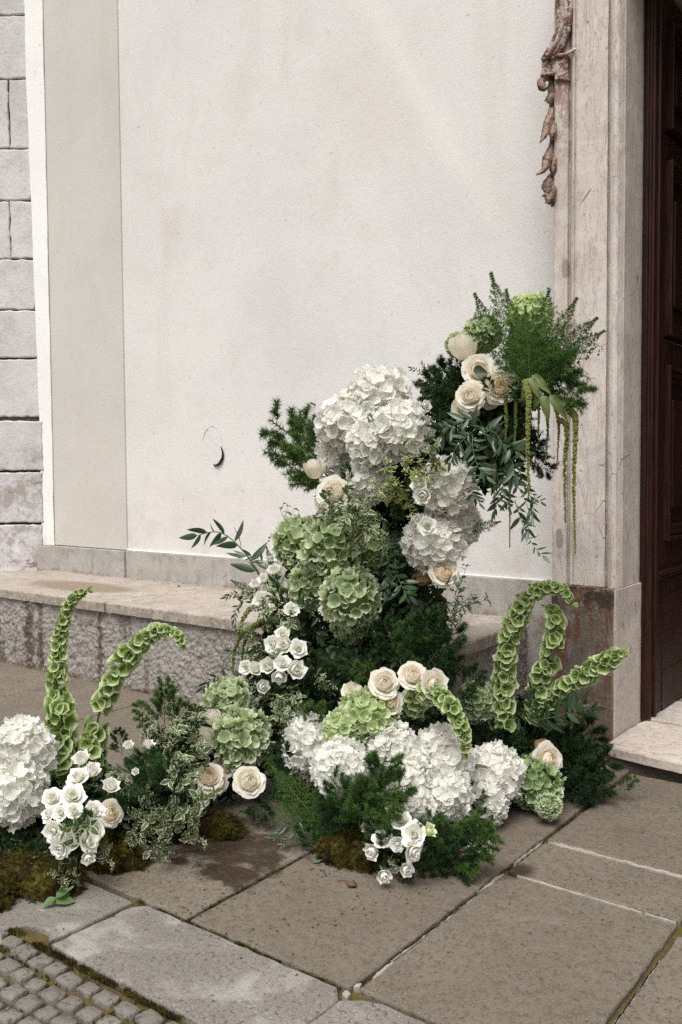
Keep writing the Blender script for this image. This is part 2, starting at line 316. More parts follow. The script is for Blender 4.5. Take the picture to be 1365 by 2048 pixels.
leafmat('peach_petal', (0.87, 0.70, 0.45), (0.89, 0.75, 0.52), edge=(0.90, 0.84, 0.72), trans=0.42, rough=0.55, spec=0.2, tcol=(1, 0.94, 0.82), edge_lo=0.2, edge_hi=1.0)
leafmat('tan_petal', (0.58, 0.42, 0.25), (0.64, 0.48, 0.30), edge=(0.62, 0.46, 0.28), trans=0.3, rough=0.6)
leafmat('lisianthus_petal', (0.76, 0.78, 0.60), (0.82, 0.83, 0.70), edge=(0.90, 0.89, 0.85), trans=0.3, rough=0.6, spec=0.15, tcol=(1, 1, 0.88), edge_lo=0.0, edge_hi=0.6)
leafmat('green_bud_petal', (0.62, 0.68, 0.38), (0.70, 0.74, 0.46), edge=(0.80, 0.82, 0.62), trans=0.3, rough=0.6)
leafmat('sepal_green', (0.07, 0.14, 0.04), (0.11, 0.19, 0.06), trans=0.15)
leafmat('stamen_yellow', (0.50, 0.42, 0.10), (0.58, 0.48, 0.14), trans=0.1)
leafmat('stamen_dark', (0.10, 0.07, 0.02), (0.14, 0.09, 0.03), trans=0.0)
def mossm():
    b = NB('moss', 0.95, 0.05); n = b.noise(b.pos(), 22, 5, 0.7); n2 = b.noise(b.pos(), 150, 3)
    c = b.mix(b.ramp(n, 0.38, 0.64), (0.026, 0.019, 0.008), (0.098, 0.082, 0.017))
    c = b.mix(b.ramp(n2, 0.5, 0.7, 0, 0.6), c, (0.03, 0.02, 0.008))
    b.color(c); MAT['moss'] = b.m
mossm()

# ------------------------------------------------------------------ mesh helpers
def mesh(name, vs, fs, mat=None, smooth=True, attrs=None, mats=None, mi=None):
    me = bpy.data.meshes.new(name); me.from_pydata([tuple(v) for v in vs], [], fs)
    if mat: me.materials.append(MAT[mat])
    if mats:
        for q in mats: me.materials.append(MAT[q])
        me.polygons.foreach_set('material_index', mi)
    if smooth: me.polygons.foreach_set('use_smooth', [True]*len(me.polygons))
    if attrs:
        for k, vals in attrs.items():
            a = me.attributes.new(k, 'FLOAT', 'POINT'); a.data.foreach_set('value', np.asarray(vals, dtype=np.float32))
    me.update(); return me
def link(name, data, parent=None, mw=None):
    o = bpy.data.objects.new(name, data); COL.objects.link(o)
    if parent: o.parent = parent
    if mw is not None: o.matrix_local = mw
    return o
def tag(o, label=None, cat=None, group=None, kind=None):
    if label: o['label'] = label
    if cat: o['category'] = cat
    if group: o['group'] = group
    if kind: o['kind'] = kind
    return o
def thing(name, label, cat, loc=(0, 0, 0), group=None, mw=None):
    o = bpy.data.objects.new(name, None); COL.objects.link(o); o.empty_display_size = 0.02
    if mw is not None: o.matrix_local = mw
    else: o.location = loc
    return tag(o, label, cat, group)
def frame(z, x=None):
    """rotation whose Z is z"""
    z = z.normalized()
    x = (x or Vector((0.3, 0.2, 0.9)))
    x = (x - z*x.dot(z))
    if x.length < 1e-4: x = Vector((1, 0, 0)) - z*z.x
    x.normalize(); y = z.cross(x)
    return Matrix(((x.x, y.x, z.x, 0), (x.y, y.y, z.y, 0), (x.z, y.z, z.z, 0), (0, 0, 0, 1)))
def TRS(loc, rot=None, s=1.0):
    M = Matrix.Translation(Vector(loc))
    if rot is not None: M = M @ rot
    if isinstance(s, (int, float)): s = (s, s, s)
    return M @ Matrix.Diagonal((*s, 1))
def prism(name, outline, z0, z1, mat, parent=None, bevel=0.004, jit=0.0, step=0.04, tilt=0.0, rnd=R, keep=None):
    """a slab from a plan outline, edges worn and rounded over"""
    pts = []
    n = len(outline)
    for i in range(n):
        a = Vector(outline[i]).to_2d(); c = Vector(outline[(i+1) % n]).to_2d()
        k = max(1, int((c-a).length/step))
        for j in range(k):
            p = a.lerp(c, j/k)
            pts.append(p + Vector((rnd.uniform(-jit, jit), rnd.uniform(-jit, jit))))
    cen = sum(pts, Vector((0, 0)))/len(pts)
    def inset(d):
        out = []
        for i, p in enumerate(pts):
            a, c = pts[i-1], pts[(i+1) % len(pts)]
            t = (c-a).normalized(); nn = Vector((-t.y, t.x)); out.append(p + nn*d)
        return out
    area = sum(pts[i-1].cross(pts[i]) for i in range(len(pts)))
    if area < 0: pts.reverse()
    rings = [(pts, z0), (pts, z1-bevel), (inset(bevel*0.35), z1-bevel*0.3), (inset(bevel), z1)]
    vs = []
    for ps, z in rings:
        for p in ps: vs.append((p.x, p.y, z + (rnd.uniform(-jit, jit)*0.4 if z > z0 and z < z1 else 0)))
    N = len(pts); fs = []
    for k in range(3):
        for i in range(N):
            j = (i+1) % N; fs.append((k*N+i, k*N+j, (k+1)*N+j, (k+1)*N+i))
    fs.append(tuple(range(3*N, 4*N)))
    me = mesh(name, vs, fs, mat, smooth=False)
    return link(name, me, parent)
def box(name, x0, x1, y0, y1, z0, z1, mat, parent=None, bevel=0.004):
    return boxes(name, [(x0, x1, y0, y1, z0, z1)], mat, parent, bevel)
def boxes(name, bs, mat, parent=None, bevel=0.003):
    import bmesh
    bm = bmesh.new()
    for (x0, x1, y0, y1, z0, z1) in bs:
        g = bmesh.ops.create_cube(bm, size=1.0)
        for v in g['verts']:
            v.co = Vector(((x0+x1)/2+v.co.x*(x1-x0), (y0+y1)/2+v.co.y*(y1-y0), (z0+z1)/2+v.co.z*(z1-z0)))
    if bevel: bmesh.ops.bevel(bm, geom=list(bm.edges), offset=bevel, segments=2, affect='EDGES', profile=0.6)
    me = bpy.data.meshes.new(name); bm.to_mesh(me); bm.free(); me.materials.append(MAT[mat])
    return link(name, me, parent)
def tube_arrays(path, rad, n=6):
    """path: list of Vector, rad: list of radii"""
    vs, fs = [], []
    up = Vector((0.13, 0.31, 0.94)).normalized()
    for i, p in enumerate(path):
        t = (path[min(i+1, len(path)-1)] - path[max(i-1, 0)]).normalized()
        x = up - t*up.dot(t)
        if x.length < 0.05: x = Vector((1, 0, 0)) - t*t.x
        x.normalize(); up = x; y = t.cross(x)
        for k in range(n):
            a = 2*math.pi*k/n; vs.append(p + (x*math.cos(a) + y*math.sin(a))*rad[i])
    for i in range(len(path)-1):
        for k in range(n):
            q = (k+1) % n; fs.append((i*n+k, i*n+q, (i+1)*n+q, (i+1)*n+k))
    fs.append(tuple(reversed(range(n)))); fs.append(tuple(range((len(path)-1)*n, len(path)*n)))
    return vs, fs
def catmull(pts, n):
    P = [pts[0]*2-pts[1]] + list(pts) + [pts[-1]*2-pts[-2]]; out = []
    seg = len(pts)-1
    for i in range(n):
        u = i/(n-1)*seg; k = min(int(u), seg-1); t = u-k
        a, b_, c, d = P[k], P[k+1], P[k+2], P[k+3]
        out.append(0.5*((2*b_) + (c-a)*t + (2*a-5*b_+4*c-d)*t*t + (-a+3*b_-3*c+d)*t**3))
    return out
class Acc:
    def __init__(s): s.v = []; s.f = []; s.e = []
    def add(s, vs, fs, M=None, e=None):
        o = len(s.v)
        for v in vs: s.v.append((M @ Vector(v)) if M is not None else Vector(v))
        for f in fs: s.f.append(tuple(i+o for i in f))
        s.e += list(e) if e is not None else [0.0]*len(vs)
    def build(s, name, mat, smooth=True): return mesh(name, s.v, s.f, mat, smooth, {'edge': s.e})

# ================================================================== THE GROUND
gm = mesh('ground', [(-40, -30, -0.022), (40, -30, -0.022), (40, 30, -0.022), (-40, 30, -0.022)], [(0, 1, 2, 3)], 'joint_dirt', False)
tag(link('ground', gm), kind='structure')
pav = link('pavement', mesh('pavement', [(-9, 1.2, -0.014), (2.5, 1.2, -0.014), (2.5, 3.6, -0.014), (-9, 3.6, -0.014)], [(0, 1, 2, 3)], 'joint_dirt', False))
tag(pav, kind='structure')
SR = random.Random(21)
g = 0.005
def slab(x0, x1, y0, y1, mat='bush_hammered_paving', dz=0.0, outline=None, jit=0.0022):
    o = outline or [(x0+g, y0+g), (x1-g, y0+g), (x1-g, y1-g), (x0+g, y1-g)]
    s = prism('paving_slab', o, -0.05, dz, mat, pav, bevel=0.005, jit=jit, step=0.028, rnd=SR)
    return s
# rows of slabs laid square to the facade
slab(-1.785, -1.105, 1.205, 1.476, 'grey_paving', 0.002, outline=[(-1.772, 1.211), (-1.13, 1.206), (-1.106, 1.226), (-1.103, 1.440), (-1.135, 1.468), (-1.735, 1.470), (-1.765, 1.44)])
slab(-2.45, -1.79, 1.205, 1.476, 'grey_paving', -0.001, outline=[(-2.44, 1.17), (-1.93, 1.185), (-1.90, 1.235), (-1.83, 1.245), (-1.79, 1.215), (-1.787, 1.462), (-2.44, 1.47)])
slab(-3.4, -2.45, 1.18, 1.476, 'grey_paving')
slab(-1.605, -1.104, 1.480, 2.93)
slab(-2.35, -1.61, 1.480, 2.25, dz=-0.001)
slab(-2.35, -1.61, 2.255, 2.93)
slab(-3.30, -2.355, 1.480, 2.10); slab(-3.30, -2.355, 2.105, 2.93, dz=0.001)
slab(-3.96, -3.305, 1.480, 2.93); slab(-4.95, -3.965, 1.480, 2.93, dz=-0.002); slab(-6.2, -4.955, 1.480, 2.93)
slab(-4.4, -3.4, 0.9, 1.476, 'grey_paving')
slab(-1.097, -0.628, 1.486, 2.170, dz=0.001); slab(-1.097, -0.628, 2.182, 2.424); slab(-1.097, -0.628, 2.442, 3.17, dz=-0.001)
slab(-0.620, 0.25, 1.30, 2.12); slab(-0.620, 0.25, 2.126, 3.17)
slab(0.255, 1.2, 1.30, 2.12); slab(0.255, 1.2, 2.126, 3.17); slab(-1.604, -1.104, 2.936, 3.28)
slab(-1.09, -0.25, 0.75, 1.474, 'grey_paving', 0.002, outline=[(-1.10, 0.75), (-0.25, 0.75), (-0.25, 1.29), (-0.61, 1.295), (-0.622, 1.478), (-1.02, 1.478), (-1.060, 1.465), (-1.10, 1.435)])
slab(-0.245, 0.7, 0.6, 1.29, 'grey_paving')
# mortar still standing in some of the joints
def strip(pts, w, z=0.003, name='mortar_strip'):
    """ragged ribbon of mortar along a joint"""
    k = max(6, int((Vector(pts[1])-Vector(pts[0])).length/0.008)); a, c = Vector(pts[0]), Vector(pts[1])
    t = (c-a).normalized(); nn = Vector((-t.y, t.x)); L = []; Rr = []
    for i in range(k+1):
        p = a.lerp(c, i/k); s = 0.5 + 0.9*noise.noise(Vector((p.x*30, p.y*30, 1.3))); s2 = 0.5 + 0.9*noise.noise(Vector((p.x*34, p.y*34, 8.1)))
        e = min(1, i/3, (k-i)/3); L.append(p + nn*w*max(0.15, s+0.25)*(0.3+0.7*e)); Rr.append(p - nn*w*max(0.15, s2+0.25)*(0.3+0.7*e))
    return prism(name, [tuple(p) for p in L] + [tuple(p) for p in reversed(Rr)], -0.02, z*0.4, 'mortar', pav, bevel=0.0018, jit=0.0008, step=1, rnd=SR)
strip([(-1.085, 2.434), (-0.64, 2.433)], 0.0085, 0.0025)
strip([(-1.06, 2.178), (-0.64, 2.176)], 0.0048, 0.0022)
strip([(-1.098, 2.425), (-1.101, 2.245)], 0.004, 0.001); strip([(-1.095, 2.165), (-1.101, 2.03)], 0.006, 0.002)
strip([(-1.092, 2.00), (-1.097, 1.62)], 0.0022, 0.001); strip([(-1.090, 1.62), (-1.09, 1.54)], 0.007, 0.004)
strip([(-1.110, 1.472), (-1.096, 1.452)], 0.010, 0.004); strip([(-1.100, 1.512), (-1.106, 1.494)], 0.007, 0.004)
strip([(-0.614, 1.40), (-0.616, 1.98)], 0.003, 0.001)
# small dressed cobbles bedded in moss
cob = link('cobbled_paving', mesh('cobbled_paving', [(-4.5, -1.5, -0.016), (1.5, -1.5, -0.016), (1.5, 1.2, -0.016), (-4.5, 1.2, -0.016)], [(0, 1, 2, 3)], 'joint_dirt', False))
tag(cob, kind='structure')
def cobble_arrays(rr, sx=1, sy=1):
    n = 12; out = []
    ph = [rr.uniform(-0.10, 0.10) for _ in range(n)]
    def ring(s, z):
        r = []
        for k in range(n):
            a = 2*math.pi*k/n + math.pi/4; ca, sa = math.cos(a), math.sin(a)
            q = (abs(ca)**7+abs(sa)**7)**(-1/7)
            r.append((ca*q*s*(1+ph[k])*sx, sa*q*s*(1+ph[(k+3) % n])*sy, z + rr.uniform(-.03, .03)))
        return r
    vs = ring(1.0, -1.2)+ring(1.0, -0.22)+ring(0.95, -0.07)+ring(0.84, 0.0)+[(0, 0, 0.02)]
    fs = []
    for k in range(3):
        for i in range(n):
            j = (i+1) % n; fs.append((k*n+i, k*n+j, (k+1)*n+j, (k+1)*n+i))
    for i in range(n): fs.append((3*n+i, 3*n+(i+1) % n, 4*n))
    return vs, fs
cm = []
for i in range(9):
    v_, f_ = cobble_arrays(SR, 1.0, SR.uniform(0.82, 1.0)); cm.append(mesh('cobblestone', v_, f_, 'cobble_stone'))
cells = []
y = 1.168; row = 0
while y > 0.35:
    x = -3.2 + (row % 2)*0.028 + SR.uniform(-.01, .01)
    while x < -0.75:
        w = SR.uniform(0.046, 0.064)
        xx, yy = x+w/2, y + SR.uniform(-.004, .004)+0.010*math.sin(x*5+row*0.5)
        if not (xx > -1.13 and yy > 0.70) and SR.random() > 0.02: cells.append((xx, yy, w))
        x += w + 0.006
    y -= 0.0545; row += 1
cells.sort(key=lambda c: (Vector((c[0], c[1], 0)) - Vector((-1.55, 1.15, 0))).length)
acc = Acc()
for i, (xx, yy, w) in enumerate(cells):
    M = TRS((xx, yy, SR.uniform(-0.006, -0.001)), Matrix.Rotation(SR.uniform(-.13, .13)+SR.choice([0, math.pi]), 4, 'Z') @ Matrix.Rotation(SR.uniform(-.05, .05), 4, 'X') @ Matrix.Rotation(SR.uniform(-.05, .05), 4, 'Y'),
            (w*0.455, 0.0245*SR.uniform(0.88, 1.0), 0.03))
    if i < 290: link('cobblestone', SR.choice(cm), cob, M)
    else:
        me = SR.choice(cm); acc.add([v.co for v in me.vertices], [tuple(p.vertices) for p in me.polygons], M)
if acc.v:
    o = link('cobblestone_field', acc.build('cobblestone_field', 'cobble_stone'), cob); o['kind'] = 'stuff'

def tuft_field(name, pts, h, n_each, mat, parent=None, lean=0.5, w=0.0016, seed=3):
    """short blades standing on the given points (point, normal, scale)"""
    rr = random.Random(seed); vs, fs = [], []
    for (p, nn, sc) in pts:
        for _ in range(n_each):
            d = (nn + Vector((rr.uniform(-1, 1), rr.uniform(-1, 1), rr.uniform(-.4, 1)))*lean).normalized()
            b0 = p + Vector((rr.uniform(-1, 1), rr.uniform(-1, 1), rr.uniform(-.3, .3)))*h*0.6*sc
            s = d.cross(Vector((rr.uniform(-1, 1), rr.uniform(-1, 1), rr.uniform(-1, 1)))).normalized()*w
            L = h*sc*rr.uniform(0.5, 1.2); i = len(vs)
            vs += [b0-s, b0+s, b0+d*L]; fs.append((i, i+1, i+2))
    me = mesh(name, vs, fs, mat, False); return link(name, me, parent)
jp = []
for i in range(5200):
    xx, yy = SR.uniform(-2.4, -1.0), SR.uniform(0.55, 1.20)
    if noise.noise(Vector((xx*7, yy*7, 0.5))) > -0.10: jp.append((Vector((xx, yy, -0.013)), Vector((0, 0, 1)), SR.uniform(.5, 1)))
for (a, c, k) in (((-1.93, 1.20), (-1.11, 1.198), 900), ((-1.785, 1.478), (-1.11, 1.478), 500), ((-1.607, 1.49), (-1.607, 2.1), 260), ((-1.101, 1.5), (-1.101, 3.1), 220),
                  ((-2.2, 1.18), (-1.88, 1.21), 400), ((-0.602, 1.4), (-0.604, 2.1), 120)):
    for i in range(k):
        t = SR.random(); s = 0.006
        if noise.noise(Vector((a[0]+t*9, a[1]+t*13, 2.5))) < -0.2: continue
        jp.append((Vector((a[0]+(c[0]-a[0])*t+SR.uniform(-s, s), a[1]+(c[1]-a[1])*t+SR.uniform(-s, s), -0.008)), Vector((0, 0, 1)), SR.uniform(.4, .9)))
tag(tuft_field('joint_moss', jp, 0.010, 6, 'moss', seed=5, lean=0.8), 'low ochre green moss growing in the joints between cobbles and slabs', 'moss', kind='stuff')

# ================================================================== THE CHURCH WALL
WY = 3.65
wall = thing('church_wall', 'tall off-white limewashed church wall with grey rendered plinth and beige corner pilaster', 'wall', (-3, WY, 0.44))
def wpart(o): o.matrix_parent_inverse = Matrix.Translation((3, -WY, -0.44)); return o
def grid_wall(name, x0, x1, y, z0, z1, mat, parent, thick=0.35):
    return box(name, x0, x1, y, y+thick, z0, z1, mat, parent, bevel=0.0)
PXL, PXR = -5.185, -4.445
wpart(box('plaster_field', PXR, -1.40, WY, WY+0.4, 0.612, 7.0, 'white_limewash', wall, 0.0))
wpart(box('pilaster', PXL, PXR+0.003, WY-0.012, WY+0.4, 0.608, 7.0, 'beige_limewash', wall, 0.003))
# a shallow groove runs between field and pilaster; the fillet is the raised line seen beside it
wpart(box('plinth', PXR+0.004, -1.40, WY-0.020, WY+0.4, -0.05, 0.608, 'grey_render', wall, 0.004))
wpart(box('pilaster_plinth', PXL-0.02, PXR, WY-0.034, WY+0.4, 0.40, 0.604, 'grey_render', wall, 0.005))
wpart(box('plinth_fillet', PXR+0.004, -1.40, WY-0.014, WY+0.1, 0.6085, 0.6125, 'bright_limewash', wall, 0.001))
# the wall turns towards the street at the corner: white band, then bare ashlar
A = Vector((PXL, WY-0.012, 0)); dA = Vector((-RT.x, -RT.y, 0)).normalized(); nA = Vector((dA.y, -dA.x, 0))
if nA.dot(Vector((0, -1, 0))) < 0: nA = -nA
def onA(px, py, off=0.0):
    """point of the turned wall seen at a pixel"""
    d = ray(px, py); P0 = A + nA*off; return CAM + d*((P0-CAM).dot(nA)/d.dot(nA))
def uz(p): return ((p-A).dot(dA), p.z)
def slabA(name, corners, off0, off1, mat, parent, bevel=0.006, jit=0.0015, step=0.05):
    """a stone lying in the turned wall: corners (u, z) along and up, from off0 to off1 out of it"""
    o = prism(name, [(c[0], c[1]) for c in corners], 0, off1-off0, mat, None, bevel, jit, step, rnd=SR)
    M = Matrix(((dA.x, 0, nA.x, 0), (dA.y, 0, nA.y, 0), (0, 1, 0, 0), (0, 0, 0, 1)))
    T = Matrix.Translation(A + nA*off0) @ M
    o.data.transform(T)
    if T.to_3x3().determinant() < 0: o.data.flip_normals()
    o.parent = parent; return o
w0 = uz(onA(50, 0))[0]; w1 = uz(onA(84, 1000))[0]
wpart(slabA('white_band', [(0.0, 0.606), (w1, 0.606), (w1*1.01, 1.45), ((w0+w1)/2, 2.6), (w0, 3.7), (w0, 7.0), (0.0, 7.0)], -0.3, 0.012, 'bright_limewash', wall, 0.003, 0.002, 0.08))
wpart(slabA('band_plinth', [(-0.03, 0.40), (w1+0.035, 0.40), (w1+0.025, 0.604), (-0.03, 0.604)], -0.3, 0.030, 'grey_render', wall, 0.005))
ash = thing('ashlar_wall', 'bare pale limestone block wall with open dark joints at the far left edge', 'wall', (-5.6, 3.3, 0.44))
def apart(o): o.matrix_parent_inverse = Matrix.Translation((5.6, -3.3, -0.44)); return o
apart(slabA('mortar_core', [(w1-0.10, 0.30), (2.2, 0.30), (2.2, 7.0), (w0-0.12, 7.0)], -0.4, -0.020, 'dark_mortar', ash, 0.0, 0, 1))
rows = [(-330, -200, [-140]), (-200, -95, []), (-95, 30, [-60]), (30, 158, []), (158, 297, [18]), (297, 401, []), (401, 518, [20]), (518, 620, []), (620, 717, []), (717, 836, []), (841, 942, []), (944, 1046, []), (1048, 1134, [])]
gz = 0.0038
for i, (a, c, vj) in enumerate(rows):
    right = 50 + (84-50)*max(0, (a+c)/2)/1000.0 + 5
    if c > 850: right = 84 + 4
    z1, z0 = uz(onA(30, a))[1], uz(onA(30, c))[1]
    if c > 1100: z0 = 0.42
    xs = [right] + vj + [-170 - (i % 3)*60, -420]
    for j in range(len(xs)-1):
        u0, u1 = uz(onA(xs[j], (a+c)/2))[0], uz(onA(xs[j+1], (a+c)/2))[0]
        off = (0.020 if c > 850 else 0.0) + SR.uniform(-.003, .003)
        e = 0.012 if (j == 0 and i in (5, 7, 9)) else 0.0
        cs = [(u0+gz*0.5, z0+gz+e*0.5), (u1-gz, z0+gz*0.9), (u1-gz, z1-gz), (u0+gz+e, z1-gz)]
        if j == 0 and i in (5, 7): cs = [(u0+0.03, z0+gz), (u1-gz, z0+gz), (u1-gz, z1-gz), (u0+gz, z1-gz), (u0+gz, z0+0.045)]
        apart(slabA('stone_block', cs, -0.15, off, 'lioz_block', ash, 0.009, 0.0042, 0.03))
# hook and nail left in the limewash
def tube_obj(name, path, rad, mat, parent=None, n=6):
    vs, fs = tube_arrays(path, rad, n); return link(name, mesh(name, vs, fs, mat), parent)
pc = onY0 = ony(425, 890, WY)
k = mpp(pc)
pts = [pc + Vector((dx*k*1.25, -0.004 - 0.006*math.sin(i/5*3.14), -dz*k)) for i, (dx, dz) in enumerate([(20, 4), (25, 14), (25, 26), (18, 37), (9, 41), (3, 39)])]
pp = catmull(pts, 14)
tag(tube_obj('iron_hook', pp, [0.0012+0.0068*math.sin(math.pi*min(1, (i+1)/15))**1.2 for i in range(14)], 'dark_iron'), 'small black crescent iron hook stub bedded in the white wall left of the flowers', 'hook')
rg = catmull([pc + Vector((math.cos(t)*22*k*1.25, -0.0005, math.sin(t)*38*k)) for t in [2.9, 2.3, 1.75, 1.3, 0.9, 0.4, 0.0]], 26)
o = tube_obj('ring_outline', rg, [0.0006+0.0030*abs(math.sin(i*0.40))*max(0, 1-i/26) for i in range(26)], 'worn_patch', wall); wpart(o)
pn = ony(628, 808, WY)
tag(tube_obj('wall_nail', [pn+Vector((-0.012, -0.012, 0.006)), pn+Vector((0.0, -0.022, 0.004)), pn+Vector((0.010, -0.004, -0.004)), pn+Vector((0.010, 0.006, -0.006))], [0.003, 0.004, 0.0035, 0.003], 'dark_iron'),
    'bent rusty nail sticking out of the white wall above the fern', 'nail')

# ================================================================== THE STONE BENCH
bench = thing('stone_bench', 'long stone bench with worn ledge slabs and roughcast riser at the foot of the wall', 'bench', (-3.2, 3.3, 0))
def bpart(o): o.matrix_parent_inverse = Matrix.Translation((3.2, -3.3, 0)); return o
def rough_face(name, x0, x1, y, z0, z1, mat, parent, amp=0.019, step=0.0065, axis='x', back=0.05):
    nx, nz = int((x1-x0)/step), int((z1-z0)/step); vs = []
    for j in range(nz+1):
        for i in range(nx+1):
            u = x0+(x1-x0)*i/nx; z = z0+(z1-z0)*j/nz; P = Vector((u*26, z*26, 3.0 if axis == 'x' else 9.0))
            d = amp*(0.35*noise.noise(P) + 0.75*abs(noise.noise(P*1.9)) + 0.55*abs(noise.noise(P*4.1))) + amp*0.5*noise.noise(P*0.12)
            vs.append((u, y-d, z) if axis == 'x' else (y+d, u, z))
    fs = [(j*(nx+1)+i, j*(nx+1)+i+1, (j+1)*(nx+1)+i+1, (j+1)*(nx+1)+i) for j in range(nz) for i in range(nx)]
    return link(name, mesh(name, vs, fs, mat), parent)
bpart(rough_face('riser', -5.6, -1.715, 2.918, -0.03, 0.382, 'roughcast', bench))
bpart(rough_face('riser_end', 2.92, 3.64, -1.722, -0.03, 0.382, 'roughcast', bench, axis='y', amp=0.010))
bpart(box('riser_core', -6.8, -1.745, 2.95, 3.66, -0.03, 0.380, 'roughcast', bench, 0))
LZ0, LZ1 = 0.383, 0.437
def ledge(outline): return bpart(prism('ledge_slab', outline, LZ0, LZ1, 'ledge_stone', bench, bevel=0.011, jit=0.0045, step=0.022, rnd=SR))
ledge([(-6.9, 2.895), (-4.9, 2.892), (-3.712, 2.888), (-3.706, 3.66), (-6.9, 3.66)])
ledge([(-3.699, 2.893), (-2.56, 2.888), (-2.555, 3.66), (-3.695, 3.66)])
ledge([(-2.548, 2.888), (-1.76, 2.892), (-1.70, 2.91), (-1.675, 2.97), (-1.70, 3.46), (-1.73, 3.64), (-2.548, 3.66)])

# ================================================================== THE DOORWAY
door = thing('door_surround', 'weathered pinkish marble door surround with moulded jamb and carved husks', 'doorway', (-1.35, 3.4, 0))
def dpart(o): o.matrix_parent_inverse = Matrix.Translation((1.35, -3.4, 0)); return o
JT = 3.02
def xat(px, Y, py=700): return ony(px, py, Y).x
prof = [(xat(1107, 3.37), 3.70)] + [(xat(px, Y), Y) for px, Y in
        [(1107, 3.372), (1109, 3.368), (1134, 3.366), (1136, 3.372), (1137, 3.384), (1140, 3.384), (1141.5, 3.362), (1144, 3.356), (1147, 3.362), (1149, 3.374), (1153, 3.370), (1209, 3.364), (1213, 3.368),
         (1214.5, 3.386), (1217, 3.386), (1218, 3.352), (1221, 3.341), (1226, 3.335), (1231, 3.335), (1235, 3.341)]]
XR = -1.212
prof += [(XR-0.004, 3.352), (XR, 3.362), (XR-0.007, 3.372), (XR-0.007, 3.382), (XR, 3.390), (XR-0.001, 3.600), (XR-0.02, 3.70)]
def extrude(name, prof, z0, z1, mat, parent, nz=40, wob=0.0012):
    vs = []; n = len(prof)
    for j in range(nz+1):
        z = z0+(z1-z0)*j/nz
        for (x, y) in prof:
            P = Vector((x*40, y*40, z*9)); vs.append((x+wob*noise.noise(P), y+wob*noise.noise(P+Vector((7, 0, 0))), z))
    fs = [(j*n+i, j*n+i+1, (j+1)*n+i+1, (j+1)*n+i) for j in range(nz) for i in range(n-1)]
    fs += [tuple(range(n))[::-1], tuple(range(nz*n, nz*n+n))]
    me = mesh(name, vs, fs, mat, False)
    return link(name, me, parent)
dpart(extrude('jamb', prof, 0.640, JT+0.1, 'pink_marble', door, 60))
# plinth block of the jamb
pb = [(xat(1103, 3.345, 1300), 3.70), (xat(1103, 3.345, 1300), 3.345), (-1.222, 3.306), (-1.208, 3.312), (-1.206, 3.330), (-1.199, 3.598), (-1.22, 3.70)]
dpart(extrude('plinth_block', pb, -0.03, 0.6385, 'stained_marble', door, 40, 0.002))
# shadow gap behind the jamb down to the ground is closed by the wall plinth; outer scrolled moulding and its return
def plate(name, pxs, y0, y1, mat, bevel=0.006, jit=0.0012):
    """flat moulded stone standing in the facade plane, outline given where it stands"""
    P = [ony(px, py, y1) for px, py in pxs]
    o = prism(name, [(p.x, p.z) for p in P], 0, y0-y1, mat, None, bevel, jit, 0.03, rnd=SR)
    T = Matrix(((1, 0, 0, 0), (0, -1, 0, y0), (0, 0, 0, 0), (0, 0, 0, 1)))
    T = Matrix(((1, 0, 0, 0), (0, 0, -1, y0), (0, 1, 0, 0), (0, 0, 0, 1)))
    o.data.transform(T); o.parent = door
    if T.to_3x3().determinant() < 0: o.data.flip_normals()
    return dpart(o)
plate('ear_block', [(1083, 120), (1109, 112), (1135, 109), (1135, 160), (1110, 160), (1109, 146), (1082, 152)], 3.60, 3.352, 'rust_stained_marble')
edge_l = [(1110, -260), (1090, -200), (1086, -140), (1100, -70), (1107, -30), (1111, 10), (1113, 36), (1108, 62), (1097, 88), (1082, 112)]
edge_r = [(1106, 117), (1118, 98), (1129, 72), (1136, 42), (1137, 14), (1133, -25), (1126, -65), (1112, -140), (1116, -200), (1136, -260)]
plate('scroll_moulding', edge_l+edge_r, 3.60, 3.335, 'rust_stained_marble', 0.010)
cen = [((a[0]+b_[0])/2, (a[1]+b_[1])/2) for a, b_ in zip(edge_l, reversed(edge_r))]
def bead_path(pxs, Y, r, name, mat, n=60):
    pts_ = catmull([ony(px, py, Y) for px, py in pxs], n); return dpart(tube_obj(name, pts_, [r]*n, mat, door, 7))
bead_path([(a[0]+13, a[1]+2) for a in edge_l], 3.330, 0.0085, 'scroll_bead', 'pink_marble')
bead_path([(a[0]+4, a[1]) for a in reversed(edge_r)], 3.352, 0.010, 'outer_bead', 'rust_stained_marble')
bead_path([(1083, 118), (1095, 115), (1110, 112), (1135, 108)], 3.346, 0.006, 'ear_bead', 'pink_marble', 14)
bead_path([(1082, 150), (1094, 148), (1109, 146)], 3.346, 0.006, 'ear_bead', 'pink_marble', 10)
bead_path([(1133, 108), (1142, 104), (1152, 98)], 3.352, 0.006, 'ear_bead', 'pink_marble', 10)
